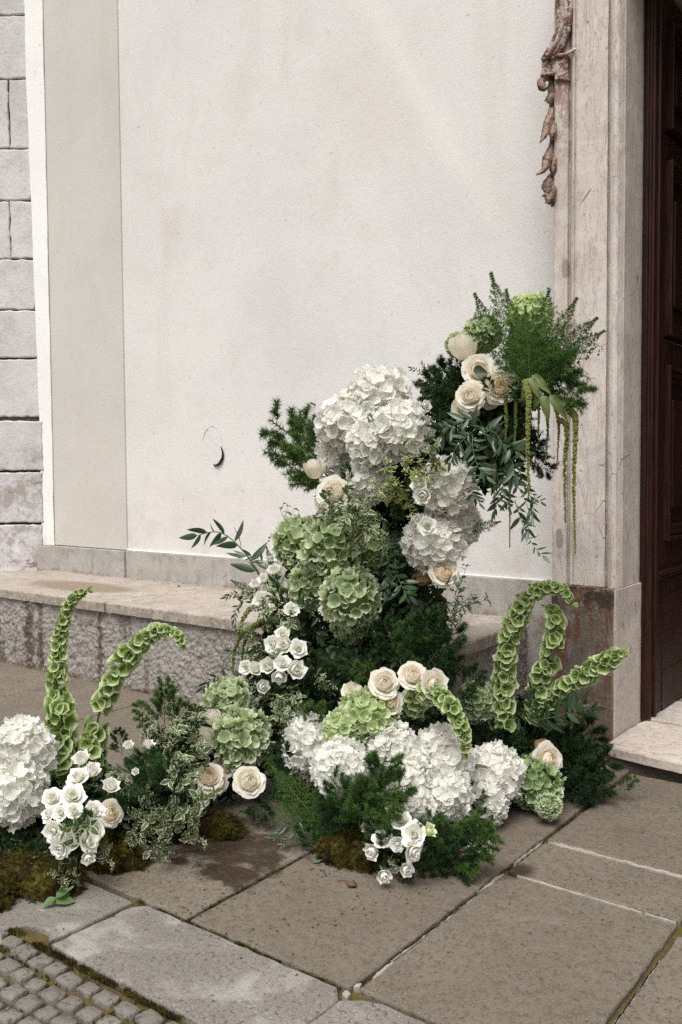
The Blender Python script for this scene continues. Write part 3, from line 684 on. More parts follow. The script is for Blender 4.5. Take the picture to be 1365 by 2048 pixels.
def husk(pts_px, widths, Y, mat='carved_marble', name='carved_husk', ridges=3):
    """one carved leaf: a tapering ribbed body bent along its rib"""
    P = catmull([ony(px, py, Y - yo) for (px, py, yo) in pts_px], 18)
    W = np.interp(np.linspace(0, 1, 18), np.linspace(0, 1, len(widths)), widths)
    sc = mpp(P[0]); vs, fs = [], []; n = 14
    for i, p in enumerate(P):
        t = (P[min(i+1, 17)]-P[max(i-1, 0)]).normalized(); yv = Vector((0, -1, 0)); x = t.cross(yv).normalized(); y2 = x.cross(t).normalized()
        if y2.y > 0: y2 = -y2
        for k in range(n):
            a = 2*math.pi*k/n; rr = 1+0.34*math.cos(ridges*2*a) + 0.45*noise.noise(Vector((i*0.9, k*1.7, P[0].z*50)))
            vs.append(p + (x*math.cos(a)*rr + y2*math.sin(a)*0.62*rr)*W[i]*sc)
    for i in range(17):
        for k in range(n): fs.append((i*n+k, i*n+(k+1) % n, (i+1)*n+(k+1) % n, (i+1)*n+k))
    fs += [tuple(reversed(range(n))), tuple(range(17*n, 18*n))]
    return dpart(link(name, mesh(name, vs, fs, mat), door))
YO = 3.40
husk([(1106, 152, 0), (1098, 152, .02), (1087, 157, .04), (1083, 168, .05), (1088, 176, .05), (1095, 172, .04)], [10, 9, 8, 7, 6, 4], YO, name='carved_volute')
husk([(1108, 160, -.01), (1106, 172, 0), (1104, 190, 0)], [8, 9, 6], YO, 'rust_stained_marble', name='carved_stalk')
husk([(1103, 186, 0), (1102, 194, .02), (1102, 203, .02), (1103, 210, 0)], [6, 10, 9, 6], YO, name='carved_knop')
husk([(1105, 208, 0), (1103, 226, .02), (1096, 246, .04), (1091, 268, .06), (1081, 285, .09)], [4, 7, 8, 6, 1.5], YO)
husk([(1106, 225, 0), (1105, 248, .03), (1105, 268, .05), (1102, 284, .03)], [5, 7, 6, 2], YO)
husk([(1106, 272, 0), (1103, 295, .02), (1096, 315, .04), (1090, 338, .07), (1073, 350, .10)], [3, 6, 9, 6, 1.2], YO)
husk([(1107, 290, 0), (1106, 315, .03), (1106, 338, .04), (1103, 352, .03)], [5, 6, 6, 2], YO)
husk([(1103, 350, 0), (1096, 362, .04), (1094, 375, .05), (1096, 385, .05), (1085, 393, .06)], [5, 8, 8, 6, 1.5], YO)
husk([(1105, 352, 0), (1103, 375, .03), (1100, 395, .05), (1095, 408, .05)], [6, 9, 9, 4], YO)
husk([(1107, 380, 0), (1106, 398, .03), (1104, 414, .02)], [4, 7, 2], YO)
# lintel and the far jamb stand outside the photograph; they are what shades the door
XF = 0.55
dpart(box('lintel', -1.5, XF+0.45, 3.36, 3.66, JT, JT+0.35, 'pink_marble', door, 0.01))
dpart(box('jamb_far', XF, XF+0.30, 3.36, 3.70, 0.64, JT+0.1, 'pink_marble', door, 0.01)); dpart(box('plinth_block_far', XF-0.01, XF+0.31, 3.31, 3.70, -0.03, 0.638, 'stained_marble', door, 0.01))
w2 = box('church_wall', XF+0.1, 6.0, WY, WY+0.4, -0.05, 7.0, 'white_limewash'); tag(w2, 'white limewashed wall continuing right of the doorway outside the picture', 'wall')
wpart(box('plaster_over_door', -1.40, XF+0.1, WY+0.003, WY+0.4, JT+0.3, 7.0, 'white_limewash', wall, 0))
# step and threshold
stp = thing('door_step', 'worn pale marble door step with dark gap under its rounded edge', 'step', (-0.5, 3.3, 0))
def spart(o): o.matrix_parent_inverse = Matrix.Translation((0.5, -3.3, 0)); return o
spart(prism('step_slab', [(-1.205, 3.195), (-1.05, 3.170), (-0.85, 3.145), (0.70, 3.12), (0.70, 3.60), (-1.197, 3.60), (-1.203, 3.36)], 0.038, 0.080, 'pale_marble_step', stp, bevel=0.012, jit=0.0022, step=0.03, rnd=SR))
spart(box('step_riser', -1.19, 0.68, 3.20, 3.6, -0.03, 0.037, 'dark_mortar', stp, 0))  # dark colour paints the shade under the overhanging slab
spart(box('threshold', -1.198, XF, 3.604, 3.95, 0.0, 0.086, 'pale_marble_step', stp, 0.004))
fl = box('interior_floor', -1.6, 1.0, 3.954, 7.5, 0.0, 0.080, 'ledge_stone', None, 0); tag(fl, kind='structure')
for nm, bb in (('interior_wall', (-1.75, -1.45, 3.9, 7.6, 0.0, 3.6)), ('interior_wall', (0.9, 1.1, 3.9, 7.6, 0.0, 3.6)), ('interior_wall', (-1.45, 0.9, 7.5, 7.7, 0.0, 3.6)), ('interior_ceiling', (-1.75, 1.1, 3.664, 7.7, 3.03, 3.6))):
    tag(box(nm, *bb, 'interior_plaster', None, 0), kind='structure')
# the open door leaf and its frame
DX = -1.168
wd = thing('wooden_door', 'dark red-brown panelled wooden door leaf standing open inside the marble doorway', 'door', (DX, 3.62, 0.09))
def wpt(o): o.matrix_parent_inverse = Matrix.Translation((-DX, -3.62, -0.09)); return o
wpt(extrude('door_frame', [(-1.222, 3.601), (-1.190, 3.566), (-1.183, 3.566), (-1.181, 3.576), (-1.177, 3.578), (-1.172, 3.586), (-1.166, 3.590), (-1.164, 3.602), (-1.170, 3.618), (-1.205, 3.64)], 0.087, JT-0.002, 'door', wd, 30, 0.0008))
def yat(px, py): return onx(px, py, DX).y
def zat(px, py): return onx(px, py, DX).z
Y0, Y1, Y2 = 3.632, 3.74, 4.42
Y3 = 4.52
T0, T1 = DX-0.045, DX
wpt(box('stile', T0, T1, Y0, Y1, 0.092, JT-0.02, 'door', wd, 0.004)); wpt(box('stile', T0, T1, Y2, Y3, 0.092, JT-0.02, 'door', wd, 0.004))
wpt(box('closing_bead', T1-0.01, T1+0.012, Y0-0.006, Y0+0.022, 0.092, JT-0.02, 'door', wd, 0.005))
zm = zat(1335, 1141)          # moulding over the kick board
wpt(box('kick_board', T0+0.004, T1+0.004, Y1+0.002, Y2-0.002, 0.092, zm-0.03, 'door', wd, 0.003))
for q in range(3):
    zz = 0.092 + (zm-0.12)*(q+1)/3.4
    wpt(box('kick_board_batten', T1-0.004, T1+0.0065, Y1+0.01, Y2-0.01, zz, zz+0.004, 'door', wd, 0.001))
wpt(boxes('rail_moulding', [(T1-0.01, T1+0.014, Y0+0.03, Y2, zm-0.026, zm-0.010), (T1-0.01, T1+0.024, Y0+0.03, Y2, zm-0.008, zm+0.008)], 'door', wd, 0.004))
def panel(z0, z1):
    wpt(box('rail', T0, T1-0.001, Y1+0.001, Y2-0.001, z1, z1+0.10, 'door', wd, 0.003))
    ya, yb = Y1+0.02, Y2-0.02
    for k_, (dz_, dx_) in enumerate(((0.0, 0.020), (0.024, 0.012), (0.044, 0.005))):
        w_ = 0.020
        a0, a1, c0_, c1_ = ya+dz_, yb-dz_, z0+dz_, z1-dz_
        wpt(boxes('panel_moulding', [(T1-0.03, T1+dx_, a0, a0+w_, c0_, c1_), (T1-0.03, T1+dx_, a1-w_, a1, c0_, c1_), (T1-0.03, T1+dx_, a0+w_+.0005, a1-w_-.0005, c0_, c0_+w_), (T1-0.03, T1+dx_, a0+w_+.0005, a1-w_-.0005, c1_-w_, c1_)], 'door', wd, 0.004))
    wpt(box('door_panel', T0+0.01, T1-0.022, Y1, Y2, z0, z1, 'door', wd, 0.0))
    wpt(box('raised_field', T0+0.02, T1-0.004, ya+0.13, yb-0.13, z0+0.13, z1-0.13, 'door', wd, 0.012))
z1_ = zat(1345, 1075)
wpt(box('rail', T0, T1-0.001, Y1+0.001, Y2-0.001, zm-0.03+0.002, z1_-0.012, 'door', wd, 0.003))
panel(z1_-0.01, 1.52); panel(1.64, 2.35); panel(2.47, JT-0.12)

# ================================================================== PLANT PIECES (meshes shared between alike pieces)
def petal_grid(rows, cols, fn, efn):
    vs, e = [], []
    for j in range(rows):
        for i in range(cols):
            v = j/(rows-1); u = -1+2*i/(cols-1); vs.append(fn(u, v)); e.append(efn(u, v))
    fs = [(j*cols+i, j*cols+i+1, (j+1)*cols+i+1, (j+1)*cols+i) for j in range(rows-1) for i in range(cols-1)]
    return vs, fs, e
def floret_mesh(mat, seed, cup=0.25, gap=0.0):
    rr = random.Random(seed); A_ = Acc()
    for k in range(4):
        ln_ = rr.uniform(0.86, 1.08); wd_ = rr.uniform(0.60, 0.74); tw = rr.uniform(-.25, .25); cu = cup+rr.uniform(-.2, .25); ph = rr.uniform(0, 6.3); ph2 = rr.uniform(0, 6.3)
        def fn(u, v):
            w = wd_*(math.sin(math.pi*min(0.94, 0.06+v*0.80))**0.62)
            x = u*w; y = ln_*(0.05+0.95*v - 0.16*v*u*u)
            z = cu*v*v*1.0 + 0.12*u*u*v + 0.17*v*math.sin(u*3.9+ph) + 0.14*v*v*math.sin(v*6+ph2) + tw*x*v*1.8
            return (x, y, z)
        vs, fs, e = petal_grid(4, 4, fn, lambda u, v: v*0.8+abs(u)*v*0.3)
        A_.add(vs, fs, Matrix.Rotation(math.pi/2*k + rr.uniform(-.12, .12), 4, 'Z') @ Matrix.Translation((0, 0, 0.03*(k % 2))), e)
    n0 = len(A_.v)
    A_.add([(0.07, 0, .02), (0, .07, .02), (-.07, 0, .02), (0, -.07, .02), (0, 0, .12)], [(0, 1, 4), (1, 2, 4), (2, 3, 4), (3, 0, 4)], None, [0]*5)
    return A_.build('floret', mat)
FLO = {c: [floret_mesh(c, 100+i*7+len(c), cup) for i in range(6)] for c, cup in (('white_petal', 0.32), ('green_petal', 0.5), ('deep_green_petal', 0.55), ('pale_green_petal', 0.45))}
def ico_mesh(name, mat, sub=2, wob=0.06):
    import bmesh
    bm = bmesh.new(); bmesh.ops.create_icosphere(bm, subdivisions=sub, radius=1)
    for v in bm.verts: v.co *= 1+wob*noise.noise(v.co*2.5)
    me = bpy.data.meshes.new(name); bm.to_mesh(me); bm.free(); me.materials.append(MAT[mat])
    me.polygons.foreach_set('use_smooth', [True]*len(me.polygons)); return me
CORE = {c: ico_mesh('flower_core', c) for c in FLO}
HR = random.Random(5)
def hydrangea(px, py, Y, rpx, mat, label, group, sq=(1, 1, 1), n=None, size=None):
    p = ony(px, py, Y); r = rpx*mpp(p)
    t = thing('hydrangea', label, 'hydrangea', p, group)
    link('flower_core', CORE[mat], t, TRS((0, 0, 0), None, (r*0.86*sq[0], r*0.86*sq[1], r*0.86*sq[2])))
    fs_ = size or (0.275 if mat == 'white_petal' else 0.245)
    n = n or (130 if mat == 'white_petal' else 115)
    view = (CAM-p).normalized(); ga = math.pi*(3-5**0.5)
    # a big head is itself lumpy: low-frequency swelling of the radius
    off = Vector((HR.uniform(-9, 9), HR.uniform(-9, 9), 0))
    for i in range(n):
        z = 1-2*(i+0.5)/n; a = ga*i; q = math.sqrt(1-z*z)
        d = Vector((q*math.cos(a), q*math.sin(a), z))
        d = (d + Vector((HR.gauss(0, .07), HR.gauss(0, .07), HR.gauss(0, .07)))).normalized()
        if d.dot(view) < -0.45: continue
        lump = 1 + 0.16*noise.noise(d*1.9+off)
        rad = r*lump*HR.uniform(0.87, 1.0)
        tilt = (d + Vector((HR.gauss(0, .28), HR.gauss(0, .28), HR.gauss(0, .28)))).normalized()
        s = fs_*r*HR.uniform(0.82, 1.2)*(1.0 if rpx > 40 else 1.2)
        M = TRS((d.x*rad*sq[0], d.y*rad*sq[1], d.z*rad*sq[2]), frame(tilt, Vector((HR.uniform(-1, 1), HR.uniform(-1, 1), HR.uniform(-1, 1)))), (s, s, s))
        link('floret', HR.choice(FLO[mat]), t, M)
    return t

def rose_petal(mat, Rr, span, H, flare, close, seed, wave=0.03, rows=6, cols=8, point=0.0):
    rr = random.Random(seed); ph = rr.uniform(0, 6.3); ph2 = rr.uniform(0, 6.3)
    def fn(u, v):
        ve = v*(1-0.20*abs(u)**3.5 + point*max(0, 1-abs(u)*2.2))
        r = Rr*(0.22+0.78*math.sin(min(1, ve*1.05)*math.pi/2)**0.75)*(1-close*ve**3)
        fl = max(0, (ve-0.62)/0.38); r += Rr*flare*fl**2
        z = H*ve**1.35 - Rr*flare*0.45*fl**2.2
        wv = wave*v*v*(math.sin(u*6+ph)+0.6*math.sin(u*11+ph2)); r += wv; z += wv*0.8
        a = u*span/2*(0.55+0.45*min(1, v*1.6))
        rs = 1+0.05*u   # each petal winds a little outward, so edges overlap
        return (r*rs*math.cos(a), r*rs*math.sin(a), z)
    vs, fs, e = petal_grid(rows, cols, fn, lambda u, v: v)
    return mesh('petal', vs, fs, mat, True, {'edge': e})
def calyx_mesh():
    A_ = Acc()
    for k in range(5):
        vs, fs, e = petal_grid(4, 3, lambda u, v: (u*0.16*(1-v)**0.7, 0.1+0.55*v, -0.02+0.10*v-0.25*v*v), lambda u, v: 0)
        A_.add(vs, fs, Matrix.Rotation(k*2*math.pi/5, 4, 'Z'), e)
    vs, fs = tube_arrays([Vector((0, 0, 0.08)), Vector((0, 0, -0.10)), Vector((0, 0, -0.25)), Vector((0.02, 0, -0.9))], [0.30, 0.26, 0.09, 0.07], 8)
    A_.add(vs, fs); return A_.build('calyx', 'sepal_green')
CAL = calyx_mesh()
def flower_proto(layers, seed, centre=None):
    """list of (part name, mesh, matrix)"""
    rr = random.Random(seed); parts = []; a0 = rr.uniform(0, 6.3)
    for li, (n, Rr, span, H, flare, close, wave, mat, zz) in enumerate(layers):
        vers = [rose_petal(mat, Rr, math.radians(span), H, flare, close, seed*31+li*5+k, wave, point=0.04 if li > 1 else 0) for k in range(2)]
        a0 += rr.uniform(0.4, 1.0)
        for k in range(n):
            a = a0 + k*2*math.pi/n + rr.uniform(-.14, .14)
            lean = rr.uniform(-.10, .06)
            M = Matrix.Rotation(a, 4, 'Z') @ Matrix.Rotation(lean, 4, 'Y') @ Matrix.Translation((0, 0, zz+rr.uniform(-.03, .03)))
            s = rr.uniform(0.93, 1.07)
            parts.append(('petal', vers[k % 2], M @ Matrix.Diagonal((s, s, s, 1))))
    if centre: parts += centre
    parts.append(('calyx', CAL, Matrix.Translation((0, 0, -0.05)))); return parts
def roselay(c1, c2):
    return [(2, .15, 230, .70, 0, .55, .006, c1, .02), (3, .25, 190, .72, 0, .42, .010, c1, 0), (3, .35, 165, .71, .0, .32, .014, c1, 0), (4, .46, 140, .67, .02, .22, .02, c2, -.01),
            (4, .57, 132, .61, .05, .13, .026, c2, -.02), (5, .69, 116, .53, .12, .05, .034, c2, -.04), (5, .81, 108, .42, .22, 0, .04, c2, -.07), (5, .92, 102, .28, .26, 0, .045, c2, -.10)]
def budlay(c):
    return [(2, .18, 240, 1.30, 0, .5, .0, c, 0), (3, .40, 190, 1.28, 0, .45, .01, c, 0), (4, .60, 150, 1.22, .03, .30, .015, c, -.02), (4, .78, 130, 1.02, .12, .06, .03, c, -.04)]
def lislay(c):
    return [(3, .20, 190, .60, .0, .35, .03, c, 0), (3, .34, 165, .60, .06, .18, .05, c, -.01), (4, .52, 132, .55, .20, .05, .06, c, -.02), (5, .74, 112, .42, .30, 0, .07, c, -.05)]
def lisbud(c): return [(2, .22, 230, 1.1, .0, .45, .03, c, 0), (3, .45, 170, 1.08, .08, .25, .05, c, 0), (4, .62, 130, .90, .30, 0, .09, c, -.02)]
def centre_parts(dark):
    me = ico_mesh('stamen', 'stamen_dark' if dark else 'stamen_yellow', 1, 0.3)
    return [('stamen', me, TRS((0, 0, 0.36), None, (0.10, 0.10, 0.14)))]
HEART = {c: ico_mesh('rose_heart', c, 2, 0.05) for c in ('cream_petal', 'peach_petal', 'lisianthus_petal')}
def heart(c): return [('rose_heart', HEART[c], TRS((0, 0, 0.16), None, (0.62, 0.62, 0.42)))]
ROSE = [flower_proto(roselay('cream_petal', 'cream_petal'), s, heart('cream_petal')) for s in (11, 12)]
ROSE += [flower_proto([q for q in roselay('cream_petal', 'cream_petal')[:-1]][:3] + [(3, .50, 160, .80, .04, .2, .03, 'cream_petal', 0), (3, .68, 150, .74, .16, .05, .05, 'cream_petal', -.04), (4, .86, 128, .50, .26, 0, .06, 'cream_petal', -.10)], 91, heart('cream_petal'))]
ROSEP = [flower_proto(roselay('peach_petal', 'cream_petal'), s, heart('peach_petal')) for s in (13, 14)]
BUD = [flower_proto(budlay('cream_petal'), s) for s in (15, 16)]
TANB = [flower_proto(budlay('tan_petal'), 17)]
LIS = [flower_proto(lislay('lisianthus_petal'), s, centre_parts(False)) for s in (18, 19, 20)]
LISD = [flower_proto(lislay('lisianthus_petal'), s, centre_parts(True)) for s in (21,)]
LISB = [flower_proto(lisbud('lisianthus_petal'), s) for s in (22, 23)]
GRB = [flower_proto(lisbud('green_bud_petal'), 24)]
FR = random.Random(9)
def bloom(kind, px, py, Y, rpx, a, b_, name, cat, label, group, sc=1.05):
    """a: turned towards picture right, b_: turned up; both about -1..1, 0 looks at the camera"""
    p = ony(px, py, Y); r = rpx*mpp(p)*sc
    up_ = 0.25
    if kind in (BUD, TANB): b_ *= 2.6; r *= 1.25; up_ = 0.55
    if name == 'lisianthus': a = a*1.5+FR.uniform(-.45, .45); b_ = b_*1.2+FR.uniform(-.35, .35); r *= FR.uniform(.85, 1.08)
    f = ((CAM-p).normalized() + RT*(a*1.2+FR.uniform(-.22, .22)) + UP*(b_*1.1+FR.uniform(-.15, .22))).normalized()
    M = TRS(p - f*r*up_, frame(f, Vector((FR.uniform(-1, 1), FR.uniform(-1, 1), FR.uniform(-1, 1)))), r)
    t = thing(name, label, cat, group=group, mw=M)
    for nm, me, L in FR.choice(kind): link(nm, me, t, L)
    return t

# ---- foliage prototypes, all grown along +Z from 0 to 1
def leaf_mesh(name, mat, L, W, rows=6, cols=5, fold=0.25, curl=0.2, wavy=0.0, tipp=1.2, seed=1):
    rr = random.Random(seed); ph = rr.uniform(0, 6)
    def fn(u, v):
        w = W*(math.sin(math.pi*v**0.85)**0.8)*(1-0.25*v**tipp) if 0 < v < 1 else W*0.02
        uu = math.copysign(abs(u)**0.75, u)
        z = fold*abs(uu)*w - curl*L*v*v + wavy*W*abs(u)*math.sin(v*13+ph+u*2)
        return (uu*w, L*v, z)
    vs, fs, e = petal_grid(rows, cols, fn, lambda u, v: max(abs(u), (0.9 if v > 0.97 else 0)))
    return mesh(name, vs, fs, mat, True, {'edge': e})
def place_leaf(base, d, nrm, s=1.0):
    d = d.normalized(); x = d.cross(nrm)
    if x.length < 1e-3: x = Vector((1, 0, 0))
    x.normalize(); n2 = x.cross(d)
    return Matrix.Translation(base) @ Matrix(((x.x, d.x, n2.x, 0), (x.y, d.y, n2.y, 0), (x.z, d.z, n2.z, 0), (0, 0, 0, 1))) @ Matrix.Diagonal((s, s, s, 1))
def needles_on(acc_v, acc_f, path, rr, per, ln_, wd_, k0=0, spread=0.9, tipboost=1.0):
    for i in range(k0, len(path)-1):
        t = (path[i+1]-path[i]); tn = t.normalized()
        for _ in range(per):
            p = path[i] + t*rr.random()
            q = Vector((rr.gauss(0, 1), rr.gauss(0, 1), rr.gauss(0, 1))); q = (q - tn*q.dot(tn)).normalized()
            d = (q*spread + tn*rr.uniform(0.1, 0.9)).normalized(); s = d.cross(Vector((rr.gauss(0, 1), rr.gauss(0, 1), rr.gauss(0, 1)))).normalized()*wd_
            L = ln_*rr.uniform(0.6, 1.15); i0 = len(acc_v)
            acc_v += [p-s, p+s, p+d*L]; acc_f.append((i0, i0+1, i0+2))
def ming_proto(seed, mat, nb=18, needle=0.082, per=22, flat=0.55, wd_=0.0042):
    rr = random.Random(seed); vs, fs = [], []; sv, sf = [], []
    main = catmull([Vector((0, 0, 0)), Vector((rr.uniform(-.05, .05), 0, .3)), Vector((rr.uniform(-.08, .08), rr.uniform(-.05, .05), .62)), Vector((rr.uniform(-.05, .05), 0, .93))], 14)
    def stem(path, r0):
        a, b2 = tube_arrays(path, [r0*(1-0.6*i/len(path)) for i in range(len(path))], 4); o = len(sv); sv.extend(a); sf.extend([tuple(i+o for i in f) for f in b2])
    stem(main, 0.010); needles_on(vs, fs, main, rr, per, needle, wd_, 9)
    for k in range(nb):
        t = 0.10+0.85*(k+rr.random()*0.6)/nb; p = main[min(12, int(t*13))]; side = 1 if k % 2 else -1
        L = (0.46 - 0.30*t)*rr.uniform(0.75, 1.15)
        d = Vector((side*rr.uniform(.5, 1.0), rr.uniform(-flat, flat), rr.uniform(0.25, 0.9))).normalized()
        mid = p + d*L*0.5 + Vector((0, 0, -0.01)); end = p + d*L + Vector((0, 0, L*0.25))
        pa = catmull([p, mid, end], 8); stem(pa, 0.005); needles_on(vs, fs, pa, rr, per, needle, wd_, 2)
        for q in range(2):
            j = rr.choice([3, 4, 5]); d2 = (d + Vector((rr.uniform(-.9, .9), rr.uniform(-.7, .7), rr.uniform(-.1, .9)))).normalized(); l2 = L*rr.uniform(.35, .55)
            pb_ = catmull([pa[j], pa[j]+d2*l2*.5, pa[j]+d2*l2], 5); needles_on(vs, fs, pb_, rr, per, needle, wd_, 0)
    return [('stem', mesh('stem', sv, sf, 'dark_stem'), Matrix.Identity(4), None), ('needle_foliage', mesh('needle_foliage', vs, fs, mat, False), Matrix.Identity(4), 'stuff')]
def plumosus_proto(seed, mat, full=1.0):
    rr = random.Random(seed); vs, fs = [], []; sv, sf = [], []
    bend = rr.uniform(-.10, .10)
    main = catmull([Vector((0, 0, 0)), Vector((bend*.3, 0, .33)), Vector((bend*.7, 0.02, .66)), Vector((bend*1.5, 0.0, 1.0))], 40)
    a, b2 = tube_arrays(main, [0.006*(1-0.8*i/40) for i in range(40)], 4); sv += a; sf += b2
    for k in range(2, 39):
        t = k/39; w = 0.21*full*(math.sin(math.pi*min(1, (t+.10))**1.0)**0.8)*(1-0.55*t)+0.015
        for side in (-1, 1):
            L = w*rr.uniform(.55, 1.25); d = Vector((side, rr.uniform(-.6, .6), rr.uniform(.35, .9))).normalized()
            pa = [main[k], main[k]+d*L*.5+Vector((0, 0, -L*.05)), main[k]+d*L]
            needles_on(vs, fs, catmull(pa, 6), rr, int(4+14*w/0.2*0.5), 0.026, 0.0030, 0)
            for q in range(3):
                u = .25+.25*q; b3 = main[k]+d*L*u; d2 = (d+Vector((0, rr.uniform(-.5, .5), rr.choice([-1, 1])*.9))).normalized()
                needles_on(vs, fs, [b3, b3+d2*L*.22, b3+d2*L*.4*(1-u*.5)], rr, 5, 0.024, 0.0030, 0)
    return [('stem', mesh('stem', sv, sf, 'green_stem'), Matrix.Identity(4), None), ('needle_foliage', mesh('needle_foliage', vs, fs, mat, False), Matrix.Identity(4), 'stuff')]
def pitto_proto(seed, mat, nleaf=44, L=0.24, W=0.068, loose=1.0, stem='dark_stem'):
    rr = random.Random(seed); lm = [leaf_mesh('leaf', mat, L*s, W*s, 7, 5, 0.35, 0.22+0.1*k, 0.30, seed=seed+k) for k, s in enumerate((1.0, 0.85, 0.7))]
    sv, sf = [], []; parts = []
    def stemadd(path, r0):
        a, b2 = tube_arrays(path, [r0*(1-0.6*i/len(path)) for i in range(len(path))], 4); o = len(sv); sv.extend(a); sf.extend([tuple(i+o for i in f) for f in b2])
    main = catmull([Vector((0, 0, 0)), Vector((rr.uniform(-.1, .1), rr.uniform(-.08, .08), .45)), Vector((rr.uniform(-.12, .12), rr.uniform(-.08, .08), .9))], 12); stemadd(main, 0.009)
    tips = [main]
    for k in range(5):
        j = 2+k*2; d = Vector((rr.uniform(-1, 1), rr.uniform(-1, 1), rr.uniform(.2, .9))).normalized(); l = rr.uniform(.22, .42)*loose
        pa = catmull([main[j], main[j]+d*l*.5, main[j]+d*l+Vector((0, 0, .05))], 7); stemadd(pa, 0.006); tips.append(pa)
    for i in range(nleaf):
        pa = tips[i % len(tips)]; u = 1-(rr.random()**1.3)*0.75; j = min(len(pa)-2, int(u*(len(pa)-1))); t = (pa[j+1]-pa[j]).normalized()
        q = Vector((rr.gauss(0, 1), rr.gauss(0, 1), rr.gauss(0, 1))); q = (q-t*q.dot(t)).normalized(); d = q*rr.uniform(.7, 1.2)+t*rr.uniform(.2, .9)
        parts.append(('leaf', rr.choice(lm), place_leaf(pa[j], d, t+q*0.2, rr.uniform(.75, 1.15)), None))
    return [('stem', mesh('stem', sv, sf, stem), Matrix.Identity(4), None)] + parts
def ruscus_proto(seed, mat='ruscus_leaf', n=18, L=0.21, W=0.034, bend=0.2, droop=0.0, twigs=0):
    rr = random.Random(seed); lm = [leaf_mesh('leaf', mat, L*s, W*s, 6, 5, 0.22, 0.12+0.08*k, 0.0, 0.6, seed=seed+k) for k, s in enumerate((1.0, 0.88))]
    main = catmull([Vector((0, 0, 0)), Vector((bend*.8, 0, .34)), Vector((bend, 0.02, .68)), Vector((bend*.4, 0, .92))], 24)
    sv, sf = tube_arrays(main, [0.0075*(1-0.7*i/24) for i in range(24)], 5); parts = []
    for i in range(n):
        t = 0.10+0.88*i/n; j = min(22, int(t*23)); tn = (main[j+1]-main[j]).normalized(); side = 1 if i % 2 else -1
        x = Vector((1, 0, 0)); x = (x-tn*x.dot(tn)).normalized(); y = tn.cross(x)
        d = (x*side*rr.uniform(.3, 1.1) + y*rr.uniform(-.7, .7) + tn*rr.uniform(.35, 1.2) + Vector((0, 0, -droop))).normalized()
        parts.append(('leaf', rr.choice(lm), place_leaf(main[j], d, y*rr.choice([1, 1, -1])+x*rr.uniform(-1, 1)+tn*rr.uniform(-.5, .5), rr.uniform(.6, 1.15)*(1-0.25*t)), None))
    parts.append(('leaf', lm[0], place_leaf(main[22], main[23]-main[22], Vector((0, 1, 0)), 0.75), None))
    return [('stem', mesh('stem', sv, sf, 'green_stem'), Matrix.Identity(4), None)] + parts
MING = [ming_proto(s, 'ming_needles') for s in (31, 32, 33, 34)]
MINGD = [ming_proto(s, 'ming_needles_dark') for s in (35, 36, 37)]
MINGS = [ming_proto(s, 'ming_needles', nb=10, needle=0.085, per=26, wd_=0.008) for s in (38, 39)]
PLUM = [plumosus_proto(s, 'plumosus_needles') for s in (41, 42, 43)]
PLUMF = [plumosus_proto(s, 'plumosus_needles', 1.6) for s in (44, 45, 46)]
PIT = [pitto_proto(s, 'pittosporum_leaf') for s in (51, 52, 53, 54)]
PITY = [pitto_proto(s, 'pittosporum_yellow', 34, 0.19, 0.058) for s in (55, 56, 57)]
PITL = [pitto_proto(s, 'pittosporum_leaf', 16, 0.13, 0.04, 1.4) for s in (58, 59)]
PITG = [pitto_proto(s, 'grey_green_leaf', 34, 0.20, 0.045) for s in (60, 61)]
RUS = [ruscus_proto(s, n=15, L=0.23, W=0.038, bend=b__) for s, b__ in ((71, .18), (72, -.15), (73, .08))]
RUSD = [ruscus_proto(s, n=15, L=0.36, W=0.058, bend=b__, droop=0.25) for s, b__ in ((74, .12), (75, -.12))]
OLIVE = [ruscus_proto(s, 'grey_green_leaf', n=22, L=0.26, W=0.030, bend=.12) for s in (76,)]
PR = random.Random(17)
NAMES = {id(MING): ('asparagus_fern', 'fern'), id(MINGD): ('asparagus_fern', 'fern'), id(MINGS): ('asparagus_fern', 'fern'), id(PLUM): ('plumosus_frond', 'fern frond'), id(PLUMF): ('plumosus_frond', 'fern frond'),
         id(PIT): ('pittosporum_sprig', 'foliage sprig'), id(PITY): ('pittosporum_sprig', 'foliage sprig'), id(PITL): ('pittosporum_sprig', 'foliage sprig'), id(PITG): ('leafy_sprig', 'foliage sprig'),
         id(RUS): ('ruscus_branch', 'leafy branch'), id(RUSD): ('ruscus_branch', 'leafy branch'), id(OLIVE): ('olive_branch', 'leafy branch')}
GROUPS = {id(MING): 'soft green asparagus fern plumes', id(MINGD): 'dark asparagus fern plumes', id(MINGS): 'small bushy asparagus fern tufts', id(PLUM): 'feathery plumosus fronds', id(PLUMF): 'feathery plumosus fronds',
          id(PIT): 'variegated pittosporum sprigs', id(PITY): 'yellow-green variegated sprigs', id(PITL): 'thin light sprigs', id(PITG): 'grey-green leafy sprigs', id(RUS): 'ruscus branches', id(RUSD): 'broad-leaved dark ruscus branches', id(OLIVE): 'olive twigs'}
def sprig(kind, b0, b1, label, roll=None, wide=1.0, bow=0.0):
    """base (px, py, Y) to tip (px, py, Y)"""
    a = ony(*b0); c = ony(*b1); z = c-a; L = z.length
    view = (CAM-a).normalized(); x = z.cross(view)
    M = TRS(a, frame(z, x) @ Matrix.Rotation(roll if roll is not None else PR.uniform(-.5, .5), 4, 'Z'), (L*wide, L*wide, L))
    nm, cat = NAMES[id(kind)]
    t = thing(nm, label, cat, group=GROUPS[id(kind)], mw=M)
    for pn_, me, Lm, kd in PR.choice(kind):
        o = link(pn_, me, t, Lm)
        if kd: o['kind'] = kd
    return t

